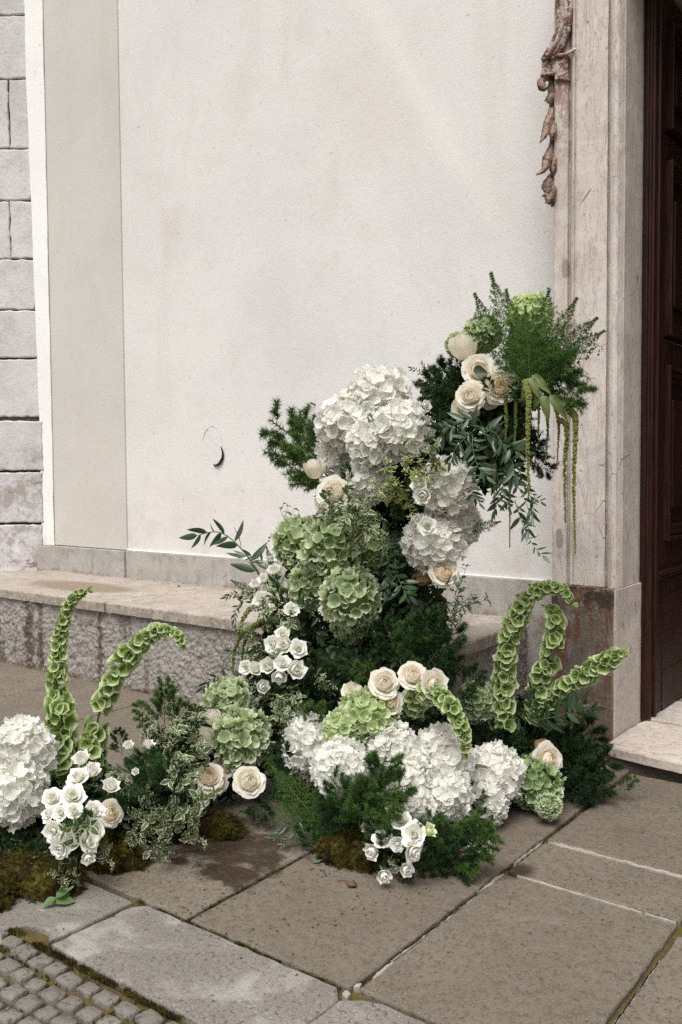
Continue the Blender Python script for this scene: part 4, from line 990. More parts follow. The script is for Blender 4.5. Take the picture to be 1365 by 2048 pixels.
# ---- bells of Ireland
def bell_mesh(seed):
    rr = random.Random(seed); n = 12; prof_ = [(0.07, 0.0), (0.26, 0.22), (0.56, 0.58), (0.80, 0.86), (1.06, 1.02)]; vs, e = [], []
    for j, (r, z) in enumerate(prof_):
        for k in range(n):
            a = 2*math.pi*k/n; lobe = (0.11*math.cos(5*a+seed)+0.07*rr.uniform(-1, 1)) if j >= 3 else 0
            vs.append(((r+lobe)*math.cos(a), (r+lobe)*math.sin(a), z + ((0.13*math.sin(2*a+seed)+0.07*math.cos(5*a)) if j == 4 else 0))); e.append(j/4)
    fs = [(j*n+k, j*n+(k+1) % n, (j+1)*n+(k+1) % n, (j+1)*n+k) for j in range(4) for k in range(n)]
    fs.append(tuple(range(n)))
    o = len(vs); vs += [(0.10, 0, .12), (0, .10, .12), (-.10, 0, .12), (0, -.10, .12), (0, 0, .38)]; e += [1]*5
    fs += [(o, o+1, o+4), (o+1, o+2, o+4), (o+2, o+3, o+4), (o+3, o, o+4)]
    return mesh('bell', vs, fs, 'bell_green', True, {'edge': e})
BELL = [bell_mesh(s) for s in (1, 2, 3, 4, 5, 6, 7)]
TIPL = leaf_mesh('tip_leaf', 'bell_green', 1.0, 0.42, 5, 5, 0.2, 0.3, 0.1)
BR = random.Random(3)
def bells(pts, rpx, label, taper=0.45, sp=0.58, gaps=(), tipleaves=3):
    rpx *= 0.90
    P = catmull([ony(*q) for q in pts], 60); r0 = rpx*mpp(P[0])
    t = thing('bells_of_ireland', label, 'flower stem', P[0], 'bells of Ireland stems')
    loc = [p-P[0] for p in P]; vs, fs = tube_arrays(loc, [r0*0.11*(1-0.5*i/60) for i in range(60)], 6)
    link('stem', mesh('stem', vs, fs, 'green_stem'), t)
    cum = [0]
    for i in range(1, 60): cum.append(cum[-1]+(loc[i]-loc[i-1]).length)
    L = cum[-1]; s = r0*0.2; w = 0
    while s < L*0.985:
        u = s/L; f = 1 if u < taper else 1-(0.62*(u-taper)/(1-taper)); R_ = r0*f
        i = min(58, max(0, next(k for k in range(60) if cum[k] >= s)-1)); tn = (loc[i+1]-loc[i]).normalized()
        x = tn.cross(Vector((0.2, 0.1, 0.97)));  x = x.normalized() if x.length > .05 else Vector((1, 0, 0)); y = tn.cross(x)
        if not any(a <= u <= b_ for a, b_ in gaps):
            for k in range(4):
                a = w*0.85 + k*2*math.pi/4 + BR.uniform(-.25, .25); rad = x*math.cos(a)+y*math.sin(a)
                d = (rad*0.95 + tn*BR.uniform(-0.1, 0.35) + (CAM-P[i]).normalized()*0.22 + Vector((BR.uniform(-.25, .25), BR.uniform(-.25, .25), BR.uniform(-.1, .2)))).normalized()
                sc = R_*0.60*BR.uniform(.75, 1.15)
                if BR.random() < 0.05: continue
                link('bell', BR.choice(BELL), t, TRS(loc[i] + rad*R_*0.20 + tn*BR.uniform(-.22, .22)*R_, frame(d, Vector((BR.uniform(-1, 1), BR.uniform(-1, 1), BR.uniform(-1, 1)))), (sc*BR.uniform(.82, 1.1), sc*BR.uniform(.82, 1.1), sc*BR.uniform(.9, 1.25))))
            if w % 3 == 1:
                a = BR.uniform(0, 6.3); rad = x*math.cos(a)+y*math.sin(a)
                link('bract', TIPL, t, place_leaf(loc[i], rad+tn*0.5, tn, R_*0.9))
        s += R_*sp; w += 1
    for k in range(tipleaves):
        d = ((loc[-1]-loc[-3]).normalized() + Vector((BR.uniform(-.8, .8), BR.uniform(-.8, .8), BR.uniform(-.8, .6))))
        link('tip_leaf', TIPL, t, place_leaf(loc[-1], d, Vector((BR.uniform(-1, 1), -1, BR.uniform(-1, 1))), r0*0.5))
    return t

# ---- hanging amaranth
def octa():
    import bmesh
    bm = bmesh.new(); bmesh.ops.create_icosphere(bm, subdivisions=1, radius=1); v = [x.co.copy() for x in bm.verts]; f = [tuple(q.index for q in p.verts) for p in bm.faces]; bm.free(); return v, f
OV, OF = octa()
def amaranth(pts, r0, r1, label, seed):
    rr = random.Random(seed); P = catmull([ony(*q) for q in pts], 50); k = mpp(P[0])
    t = thing('amaranth_tassel', label, 'amaranth', P[0], 'hanging amaranth tassels'); loc = [p-P[0] for p in P]
    vs, fs = tube_arrays(loc, [0.0016]*50, 5); link('stem', mesh('stem', vs, fs, 'green_stem'), t)
    A_ = Acc(); L = (P[-1]-P[0]).length; n = int(L/(0.0035)); 
    for i in range(n):
        u = i/n; p = loc[min(49, int(u*49))].lerp(loc[min(49, int(u*49)+1)], (u*49) % 1); R_ = (r0+(r1-r0)*u)*k
        lump = 0.72+0.5*abs(noise.noise(Vector((seed*3.1, u*L*70, 0))))*1.3
        for q in range(4):
            a = rr.uniform(0, 6.3); s = R_*rr.uniform(.38, .58)
            A_.add([v_*s for v_ in OV], OF, Matrix.Translation(p+Vector((math.cos(a), math.sin(a), rr.uniform(-.5, .5)))*R_*0.62*lump))
    o = link('seed_clusters', A_.build('seed_clusters', 'amaranth_seed', False), t); o['kind'] = 'stuff'
    return t

# ================================================================== THE FLOWERS, WHERE THEY STAND
GW, GG = 'white hydrangea heads', 'green hydrangea heads'
for px, py, Y, r, lab in [
    (757, 800, 2.66, 62, 'white hydrangea, topmost head of the big white cluster beside the dark fern'),
    (697, 848, 2.58, 57, 'white hydrangea at the left rim of the upper white cluster'),
    (803, 862, 2.52, 54, 'white hydrangea at right of the upper cluster touching glossy ruscus leaves'),
    (748, 885, 2.50, 50, 'white hydrangea in the middle of the upper cluster above the yellow-green leaves'),
    (682, 908, 2.62, 44, 'white hydrangea low at the left of the upper cluster beside the fern spray'),
    (738, 962, 2.52, 42, 'white hydrangea half hidden behind the yellow-green variegated leaves'),
    (893, 975, 2.52, 54, 'white hydrangea on the right flank of the column under the ruscus'),
    (868, 1085, 2.50, 56, 'white hydrangea low on the right flank, above the lone cream rose'),
    (915, 1048, 2.60, 42, 'small shaded white hydrangea at the right edge over the wall gap'),
    (624, 1492, 2.18, 55, 'white hydrangea at the left end of the lower front cluster'),
    (682, 1538, 2.06, 54, 'bright white hydrangea directly under the pale green hydrangea'),
    (785, 1498, 2.25, 48, 'white hydrangea in the lower front cluster, right of the pale green head'),
    (822, 1562, 2.18, 48, 'white hydrangea behind the right edge of the front fern'),
    (882, 1520, 2.30, 60, 'tallest white hydrangea in the lower cluster under the bells arch tip'),
    (895, 1590, 2.22, 46, 'white hydrangea low in the lower cluster right of the fern'),
    (985, 1550, 2.50, 56, 'white hydrangea at the right end of the lower front cluster'),
    (968, 1602, 2.42, 44, 'white hydrangea underneath the right end head, touching the low fern'),
    (832, 1618, 2.12, 38, 'white hydrangea just above the front lisianthus bunch'),
    (958, 1702, 2.26, 23, 'tiny white hydrangea piece poking out under the lower right fern'),
    (45, 1500, 1.48, 58, 'large white hydrangea cut by the left edge beside the tall bells of Ireland'),
    (30, 1588, 1.42, 58, 'white hydrangea below the other at the left picture edge'),
    (-30, 1545, 1.50, 56, 'white hydrangea mostly outside the left picture edge')]:
    hydrangea(px, py, Y, r, 'white_petal', lab, GW)
for px, py, Y, r, mt, lab in [
    (602, 1085, 2.56, 48, 'green_petal', 'green hydrangea at the upper left of the green cluster on the column'),
    (672, 1090, 2.44, 60, 'green_petal', 'biggest green hydrangea, under the variegated leaves in mid column'),
    (742, 1105, 2.52, 42, 'deep_green_petal', 'shaded green hydrangea right of the biggest green head'),
    (622, 1170, 2.44, 44, 'green_petal', 'green hydrangea at the lower left of the column cluster'),
    (702, 1195, 2.38, 57, 'green_petal', 'round green hydrangea at the bottom of the column cluster'),
    (706, 1248, 2.44, 34, 'deep_green_petal', 'small dark green hydrangea tucked under the round one'),
    (462, 1408, 2.20, 46, 'green_petal', 'green hydrangea upper one of the low left pair'),
    (482, 1478, 2.08, 55, 'green_petal', 'green hydrangea lower one of the low left pair above the white rose'),
    (738, 1432, 2.25, 53, 'pale_green_petal', 'pale lime hydrangea on top of the lower white cluster'),
    (688, 1462, 2.18, 38, 'pale_green_petal', 'small pale lime hydrangea left of the bigger lime one'),
    (955, 1405, 2.66, 36, 'green_petal', 'pale green hydrangea behind the arching bells of Ireland'),
    (1072, 1565, 2.62, 47, 'deep_green_petal', 'green hydrangea beside the peach roses at the right end'),
    (1060, 632, 2.60, 42, 'pale_green_petal', 'pale green hydrangea at the very top among feathery fronds'),
    (964, 668, 2.62, 33, 'green_petal', 'green hydrangea behind the topmost cream rose'),
    (914, 690, 2.64, 21, 'green_petal', 'little green hydrangea edge left of the topmost rose'),
    (1098, 1612, 2.55, 22, 'green_petal', 'small green hydrangea low beside the right hand roses')]:
    hydrangea(px, py, Y, r, mt, lab, GG)

GR = 'cream garden roses'
for kd, px, py, Y, r, a, b_, lab in [
    (BUD, 930, 697, 2.56, 29, -.15, .75, 'plump cream rose bud, topmost rose of the arrangement'),
    (ROSE, 958, 738, 2.54, 28, -.1, .45, 'cream rose below the topmost bud with a leaf across it'),
    (ROSEP, 1001, 773, 2.50, 30, .1, .0, 'peach-centred cream rose facing out at the upper right'),
    (ROSE, 941, 791, 2.50, 26, .0, .25, 'cream rose left of the peach-centred one'),
    (ROSE, 932, 816, 2.54, 24, -.2, -.3, 'cream rose tucked beneath another at the upper right'),
    (ROSE, 982, 800, 2.60, 20, .2, -.6, 'cream rose half hidden under the peach-centred one'),
    (BUD, 630, 940, 2.50, 22, -.15, .9, 'single pale cream bud standing against the left fern spray'),
    (ROSE, 667, 984, 2.46, 30, -.2, .3, 'cream rose on the left shoulder of the column'),
    (ROSE, 645, 1008, 2.52, 20, -.6, -.1, 'small cream rose under the left shoulder rose'),
    (ROSEP, 889, 1143, 2.46, 27, .35, .1, 'cream rose hanging at the right flank above the bench end'),
    (TANB, 845, 1150, 2.54, 20, .1, -.6, 'shaded tan rose hanging left of the flank rose'),
    (ROSE, 769, 1365, 2.26, 27, .0, .15, 'cream rose left one of the trio above the lime hydrangea'),
    (ROSE, 826, 1351, 2.28, 25, .1, .2, 'cream rose middle one of the trio above the arching bells'),
    (ROSE, 869, 1369, 2.26, 28, .25, .15, 'cream rose right one of the trio resting on the arching bells'),
    (ROSE, 704, 1381, 2.28, 19, -.2, .65, 'small cream rose alone in the dark left of the trio'),
    (ROSEP, 780, 1404, 2.27, 24, .1, .1, 'cream rose peeping out behind the lime hydrangea'),
    (BUD, 428, 1436, 2.04, 17, -.3, .8, 'white rose bud against the upper of the low green pair'),
    (BUD, 412, 1478, 2.00, 21, -.4, .6, 'cream rose bud left of the low green hydrangea'),
    (ROSEP, 419, 1553, 1.90, 26, .05, .25, 'cream rose with yellow heart over the moss at lower left'),
    (ROSE, 433, 1566, 1.94, 22, .2, -.1, 'cream rose partly behind the yellow-hearted one'),
    (ROSE, 394, 1592, 1.88, 24, -.1, .15, 'cream rose hanging lowest beside the variegated leaves'),
    (ROSE, 498, 1562, 1.98, 28, .05, .15, 'single large cream rose over dark shade beside the front fern'),
    (ROSE, 450, 1532, 2.02, 22, .1, .5, 'cream rose squeezed under the low green hydrangea'),
    (ROSEP, 221, 1627, 1.56, 24, .5, .2, 'creamy rose at the right end of the left lisianthus bunch'),
    (ROSEP, 1098, 1520, 2.64, 29, .45, .1, 'open peach-centred rose at the right end'),
    (TANB, 1086, 1497, 2.68, 18, .3, .6, 'withered tan rose bud above the right end rose'),
    (ROSEP, 1108, 1582, 2.62, 19, .5, -.2, 'small peach rose low at the right end')]:
    nm = 'rose'
    bloom(kd, px, py, Y, r, a, b_, nm, 'rose', lab, GR)

GL = 'white lisianthus blooms'
def lis(kd, px, py, Y, r, a, b_, lab): bloom(kd, px, py, Y-(0.05 if px < 700 or py < 1500 else -0.03), r*(1.15 if kd in (LISB, GRB) else 1.0), a, b_, 'lisianthus', 'flower', lab, GL, 1.15)
for kd, px, py, Y, r, a, b_, lab in [
    (LIS, 155, 1555, 1.56, 20, -.1, .5, 'white lisianthus at the foot of the tallest bells of Ireland'),
    (LIS, 147, 1592, 1.52, 24, -.1, .4, 'wide white lisianthus in the middle of the left bunch'),
    (LIS, 106, 1596, 1.50, 20, -.2, .5, 'greenish white lisianthus between hydrangea and left bunch'),
    (LIS, 122, 1625, 1.47, 17, .0, .2, 'rounded white lisianthus left of centre in the left bunch'),
    (LIS, 150, 1622, 1.48, 16, .2, .2, 'small white lisianthus centre of the left bunch'),
    (LIS, 97, 1628, 1.46, 18, -.3, .1, 'white lisianthus under the edge hydrangea'),
    (LIS, 107, 1662, 1.44, 19, -.2, .0, 'white lisianthus low left in the left bunch'),
    (LIS, 190, 1622, 1.52, 23, .1, .5, 'broad white lisianthus touching the creamy rose'),
    (LIS, 190, 1660, 1.50, 19, .2, .2, 'pale yellow-white lisianthus below the creamy rose'),
    (LISD, 121, 1696, 1.42, 20, .0, .1, 'open lisianthus with dark centre lowest in the left bunch'),
    (LISB, 155, 1680, 1.46, 18, -.2, .2, 'half-open lisianthus right of the dark-centred one'),
    (LIS, 178, 1684, 1.47, 20, .1, .1, 'white lisianthus right of the half-open one'),
    (LISB, 176, 1712, 1.45, 15, .1, -.5, 'downturned lisianthus at the bottom of the left bunch'),
    (LISB, 165, 1522, 1.60, 16, -.2, .8, 'upright lisianthus bud above the left bunch'),
    (LISB, 184, 1546, 1.60, 17, .3, .6, 'lisianthus bud leaning right above the left bunch'),
    (LISB, 222, 1575, 1.60, 17, .4, .5, 'spiky white flower right of the left bunch in the leaves'),
    (LISB, 272, 1543, 1.66, 7, 0, .4, 'tiny white bud in the low fern'),
    (LISB, 258, 1492, 1.75, 9, 0, .7, 'tiny white bud pair above the low fern'),
    (LISB, 297, 1492, 1.78, 10, .3, .7, 'tiny pointed white bud in the variegated leaves'),
    (LIS, 547, 1289, 2.28, 18, -.2, .2, 'white lisianthus upper left of the mid column bunch'),
    (LIS, 565, 1268, 2.32, 15, .0, .5, 'white lisianthus at the top of the mid column bunch'),
    (LIS, 597, 1298, 2.28, 19, .3, .2, 'white lisianthus upper right of the mid column bunch'),
    (LISB, 573, 1290, 2.30, 15, .0, .1, 'white lisianthus between the two upper ones'),
    (LIS, 566, 1326, 2.26, 19, -.1, .3, 'white lisianthus lower middle of the mid column bunch'),
    (LISB, 590, 1340, 2.26, 17, .3, -.1, 'white lisianthus lower right of the mid column bunch'),
    (LISB, 560, 1347, 2.25, 15, -.2, -.3, 'white lisianthus at the bottom of the mid column bunch'),
    (LISB, 538, 1334, 2.26, 16, -.2, .3, 'white lisianthus left of the lower pair in mid column'),
    (LIS, 492, 1334, 2.28, 15, -.3, .3, 'white lisianthus far left of the mid column'),
    (LISB, 512, 1340, 2.27, 14, .1, .1, 'small white lisianthus beside the far left one'),
    (LISB, 524, 1374, 2.26, 13, .2, .4, 'small creamy lisianthus just above the variegated leaves'),
    (LIS, 583, 1219, 2.40, 15, .1, .2, 'ivory lisianthus under the green hydrangeas'),
    (LIS, 525, 1203, 2.46, 21, -.2, .3, 'white lisianthus at the left edge beside the fine green tuft'),
    (LISB, 550, 1143, 2.50, 15, -.1, .7, 'white lisianthus bud above the fine green tuft'),
    (LISB, 512, 1172, 2.52, 12, -.4, .7, 'small ragged white bloom at the far left tip'),
    (LISB, 530, 1160, 2.52, 12, -.2, .7, 'small ragged white bloom next to the far left tip'),
    (LIS, 803, 1640, 1.94, 22, .0, .4, 'white lisianthus upper middle of the front bunch'),
    (LIS, 829, 1668, 1.90, 24, .1, .2, 'white lisianthus widest and in the middle of the front bunch'),
    (LIS, 763, 1645, 1.96, 21, -.2, .4, 'white lisianthus upper left of the front bunch under the fern'),
    (LISD, 766, 1677, 1.90, 18, -.2, .1, 'lisianthus with dark eye left of the front bunch'),
    (LIS, 795, 1688, 1.88, 18, .0, -.3, 'white lisianthus lower middle of the front bunch'),
    (GRB, 857, 1664, 1.92, 15, .4, .3, 'yellow-green lisianthus bud at the right of the front bunch'),
    (LIS, 827, 1703, 1.88, 20, .2, -.4, 'downturned white lisianthus under the widest one'),
    (LISB, 748, 1700, 1.89, 17, -.4, -.2, 'greenish white lisianthus at the left bottom of the front bunch'),
    (LIS, 785, 1615, 1.98, 17, .0, .6, 'white lisianthus at the top of the front bunch'),
    (LISB, 740, 1655, 1.95, 14, -.4, .3, 'shaded white lisianthus behind the front fern'),
    (LISB, 767, 1748, 1.87, 14, -.1, -.6, 'small bloom hanging lowest at left over the paving'),
    (LISB, 810, 1738, 1.90, 16, .2, -.5, 'small bloom hanging low at right over the paving'),
    (LISB, 790, 1735, 1.94, 10, 0, -.4, 'shaded little bloom between the two hanging ones'),
    (LIS, 855, 1052, 2.42, 17, -.1, .3, 'ruffled white lisianthus on the lower right hydrangea'),
    (LIS, 838, 968, 2.42, 20, -.3, .2, 'white lisianthus left of the right flank hydrangea'),
    (LISB, 848, 990, 2.42, 16, -.1, -.2, 'folded white lisianthus under the right flank hydrangea'),
    (LISB, 850, 812, 2.56, 13, .3, .2, 'small ivory lisianthus at the edge of the dark fern')]:
    lis(kd, px, py, Y, r, a, b_, lab)

# bells of Ireland
bells([(120, 1570, 1.66), (116, 1450, 1.68), (116, 1330, 1.70), (128, 1240, 1.72), (150, 1195, 1.73), (176, 1181, 1.74)], 27, 'tallest bells of Ireland stem, upright at far left with a nodding tip', 0.3, 0.60)
bells([(128, 1575, 1.60), (122, 1500, 1.60), (124, 1440, 1.61), (122, 1400, 1.62)], 32, 'thick short bells of Ireland stem in front of the tallest one', 0.95, 0.55, tipleaves=1)
bells([(190, 1540, 1.72), (196, 1440, 1.73), (222, 1375, 1.75), (262, 1305, 1.76), (312, 1264, 1.77), (352, 1268, 1.78), (364, 1290, 1.78)], 26, 'bells of Ireland stem bending right over the roughcast bench at the left', 0.6, 0.62, gaps=((0.24, 0.29),))
bells([(178, 1545, 1.66), (182, 1510, 1.66), (178, 1470, 1.66)], 26, 'short bells of Ireland stub at the foot of the bending one', 0.9, 0.6, tipleaves=1)
bells([(1008, 1450, 2.66), (1008, 1370, 2.68), (1018, 1290, 2.70), (1038, 1222, 2.72), (1072, 1182, 2.73), (1118, 1176, 2.73), (1148, 1205, 2.73)], 26, 'tall bells of Ireland stem curling over in front of the marble plinth', 0.6, 0.60)
bells([(1070, 1430, 2.74), (1085, 1360, 2.74), (1106, 1290, 2.74), (1112, 1235, 2.74), (1092, 1212, 2.74)], 25, 'bells of Ireland stem standing between the curling and the leaning one', 0.8, 0.60, tipleaves=1)
bells([(1098, 1415, 2.76), (1125, 1378, 2.74), (1170, 1350, 2.72), (1215, 1322, 2.70), (1250, 1300, 2.68)], 22, 'bells of Ireland stem leaning right across the marble plinth', 0.85, 0.62, tipleaves=1)
bells([(815, 1445, 2.44), (830, 1405, 2.36), (862, 1384, 2.28), (900, 1410, 2.22), (925, 1458, 2.20), (932, 1505, 2.20)], 28, 'bells of Ireland stem arching down over the lower white hydrangeas', 0.5, 0.55, tipleaves=4)

# amaranth
for i, (pts, r0, r1, lab) in enumerate([
    ([(1052, 762, 2.44), (1058, 800, 2.42), (1056, 880, 2.42), (1058, 1000, 2.42)], 8.5, 3.5, 'thick yellow-green amaranth tassel hanging in front of the dark fern'),
    ([(1120, 840, 2.50), (1134, 856, 2.50), (1130, 940, 2.50), (1131, 1046, 2.50)], 8, 2.5, 'left tassel of the long pair hanging before the jamb'),
    ([(1140, 820, 2.50), (1152, 845, 2.50), (1148, 960, 2.50), (1151, 1108, 2.50)], 8.5, 2.5, 'longest amaranth tassel, right one of the pair before the jamb'),
    ([(1018, 930, 2.50), (1020, 980, 2.50), (1020, 1095, 2.50)], 5, 1.6, 'thin amaranth tassel ending over the wall below the overhang'),
    ([(990, 930, 2.50), (989, 980, 2.50), (990, 1040, 2.50)], 3.5, 1.5, 'thin short amaranth tassel left of the thin long one'),
    ([(1012, 790, 2.50), (1013, 840, 2.50), (1011, 885, 2.50)], 4.5, 2.5, 'short amaranth tassel under the peach-centred rose'),
    ([(1030, 780, 2.48), (1032, 840, 2.48), (1028, 900, 2.48)], 4.5, 2.5, 'amaranth tassel between the rose and the thick tassel'),
    ([(1090, 800, 2.50), (1096, 850, 2.50), (1092, 925, 2.50)], 5, 2, 'amaranth tassel left of the long pair, ending above the fern'),
    ([(1110, 810, 2.52), (1118, 850, 2.52), (1115, 925, 2.52)], 5, 2, 'dark short amaranth tassel next to the long pair'),
    ([(1075, 790, 2.50), (1078, 830, 2.50), (1076, 880, 2.50)], 4.5, 2, 'short amaranth tassel under the big pale leaves'),
    ([(520, 1250, 2.38), (490, 1262, 2.36), (470, 1300, 2.36), (466, 1345, 2.36)], 7, 3, 'yellowish amaranth tassel drooping at the left side of the column'),
    ([(525, 1240, 2.38), (505, 1255, 2.34), (488, 1290, 2.34), (484, 1325, 2.34)], 7, 3, 'yellowish amaranth tassel right of the drooping left one'),
    ([(500, 1215, 2.42), (488, 1235, 2.40), (478, 1262, 2.40), (476, 1290, 2.40)], 6, 3, 'yellowish amaranth tassel above the drooping left ones'),
    ([(485, 1330, 2.36), (478, 1360, 2.36), (480, 1400, 2.36)], 4, 2, 'thin amaranth end reaching down to the low green hydrangea')]):
    amaranth(pts, r0, r1, lab, i+1)
AML = leaf_mesh('leaf', 'amaranth_leaf', 1, 0.20, 10, 5, 0.5, 0.55, 0.22)
def big_leaf(b0, b1, mesh_, name, label, group, cat='leaf', face=0.2):
    a = ony(*b0); c = ony(*b1); d = c-a; L = d.length
    t = tag(link(name, mesh_, None, place_leaf(a, d, (CAM-a).normalized()+RT*face, L*0.62)), label, cat, group); return t
for b0, b1, lab in [((1060, 755, 2.44), (1090, 805, 2.40), 'veined pale amaranth leaf at centre of the overhang'), ((1065, 750, 2.46), (1112, 790, 2.42), 'pale amaranth leaf pointing right below the fern'),
                    ((1040, 765, 2.46), (1000, 742, 2.44), 'yellow-green leaf right above the peach-centred rose'), ((1080, 780, 2.45), (1068, 835, 2.40), 'long pale leaf hanging beside the thick tassel'),
                    ((1100, 790, 2.45), (1150, 850, 2.42), 'pale leaf drooping at the head of the long tassel pair'), ((1110, 800, 2.48), (1180, 812, 2.46), 'narrow pale leaf pointing right over the jamb'),
                    ((1085, 790, 2.44), (1108, 858, 2.40), 'pale leaf hanging between the tassels'), ((1050, 770, 2.43), (1046, 812, 2.40), 'small curled leaf above the thick tassel')]:
    big_leaf(b0, b1, AML, 'amaranth_leaf', lab, 'pale amaranth leaves')
DKL = leaf_mesh('leaf', 'ruscus_leaf', 1, 0.33, 8, 5, 0.3, 0.35, 0.04)
big_leaf((948, 738, 2.44), (984, 748, 2.42), DKL, 'rose_leaf', 'dark green leaf lying across the second topmost rose', 'single dark leaves')
big_leaf((1025, 720, 2.5), (988, 708, 2.48), DKL, 'rose_leaf', 'bluish dark leaf under the upper green hydrangea', 'single dark leaves')
big_leaf((640, 1375, 2.38), (672, 1356, 2.34), DKL, 'rose_leaf', 'green leaf catching light in the dark middle of the column', 'single dark leaves')

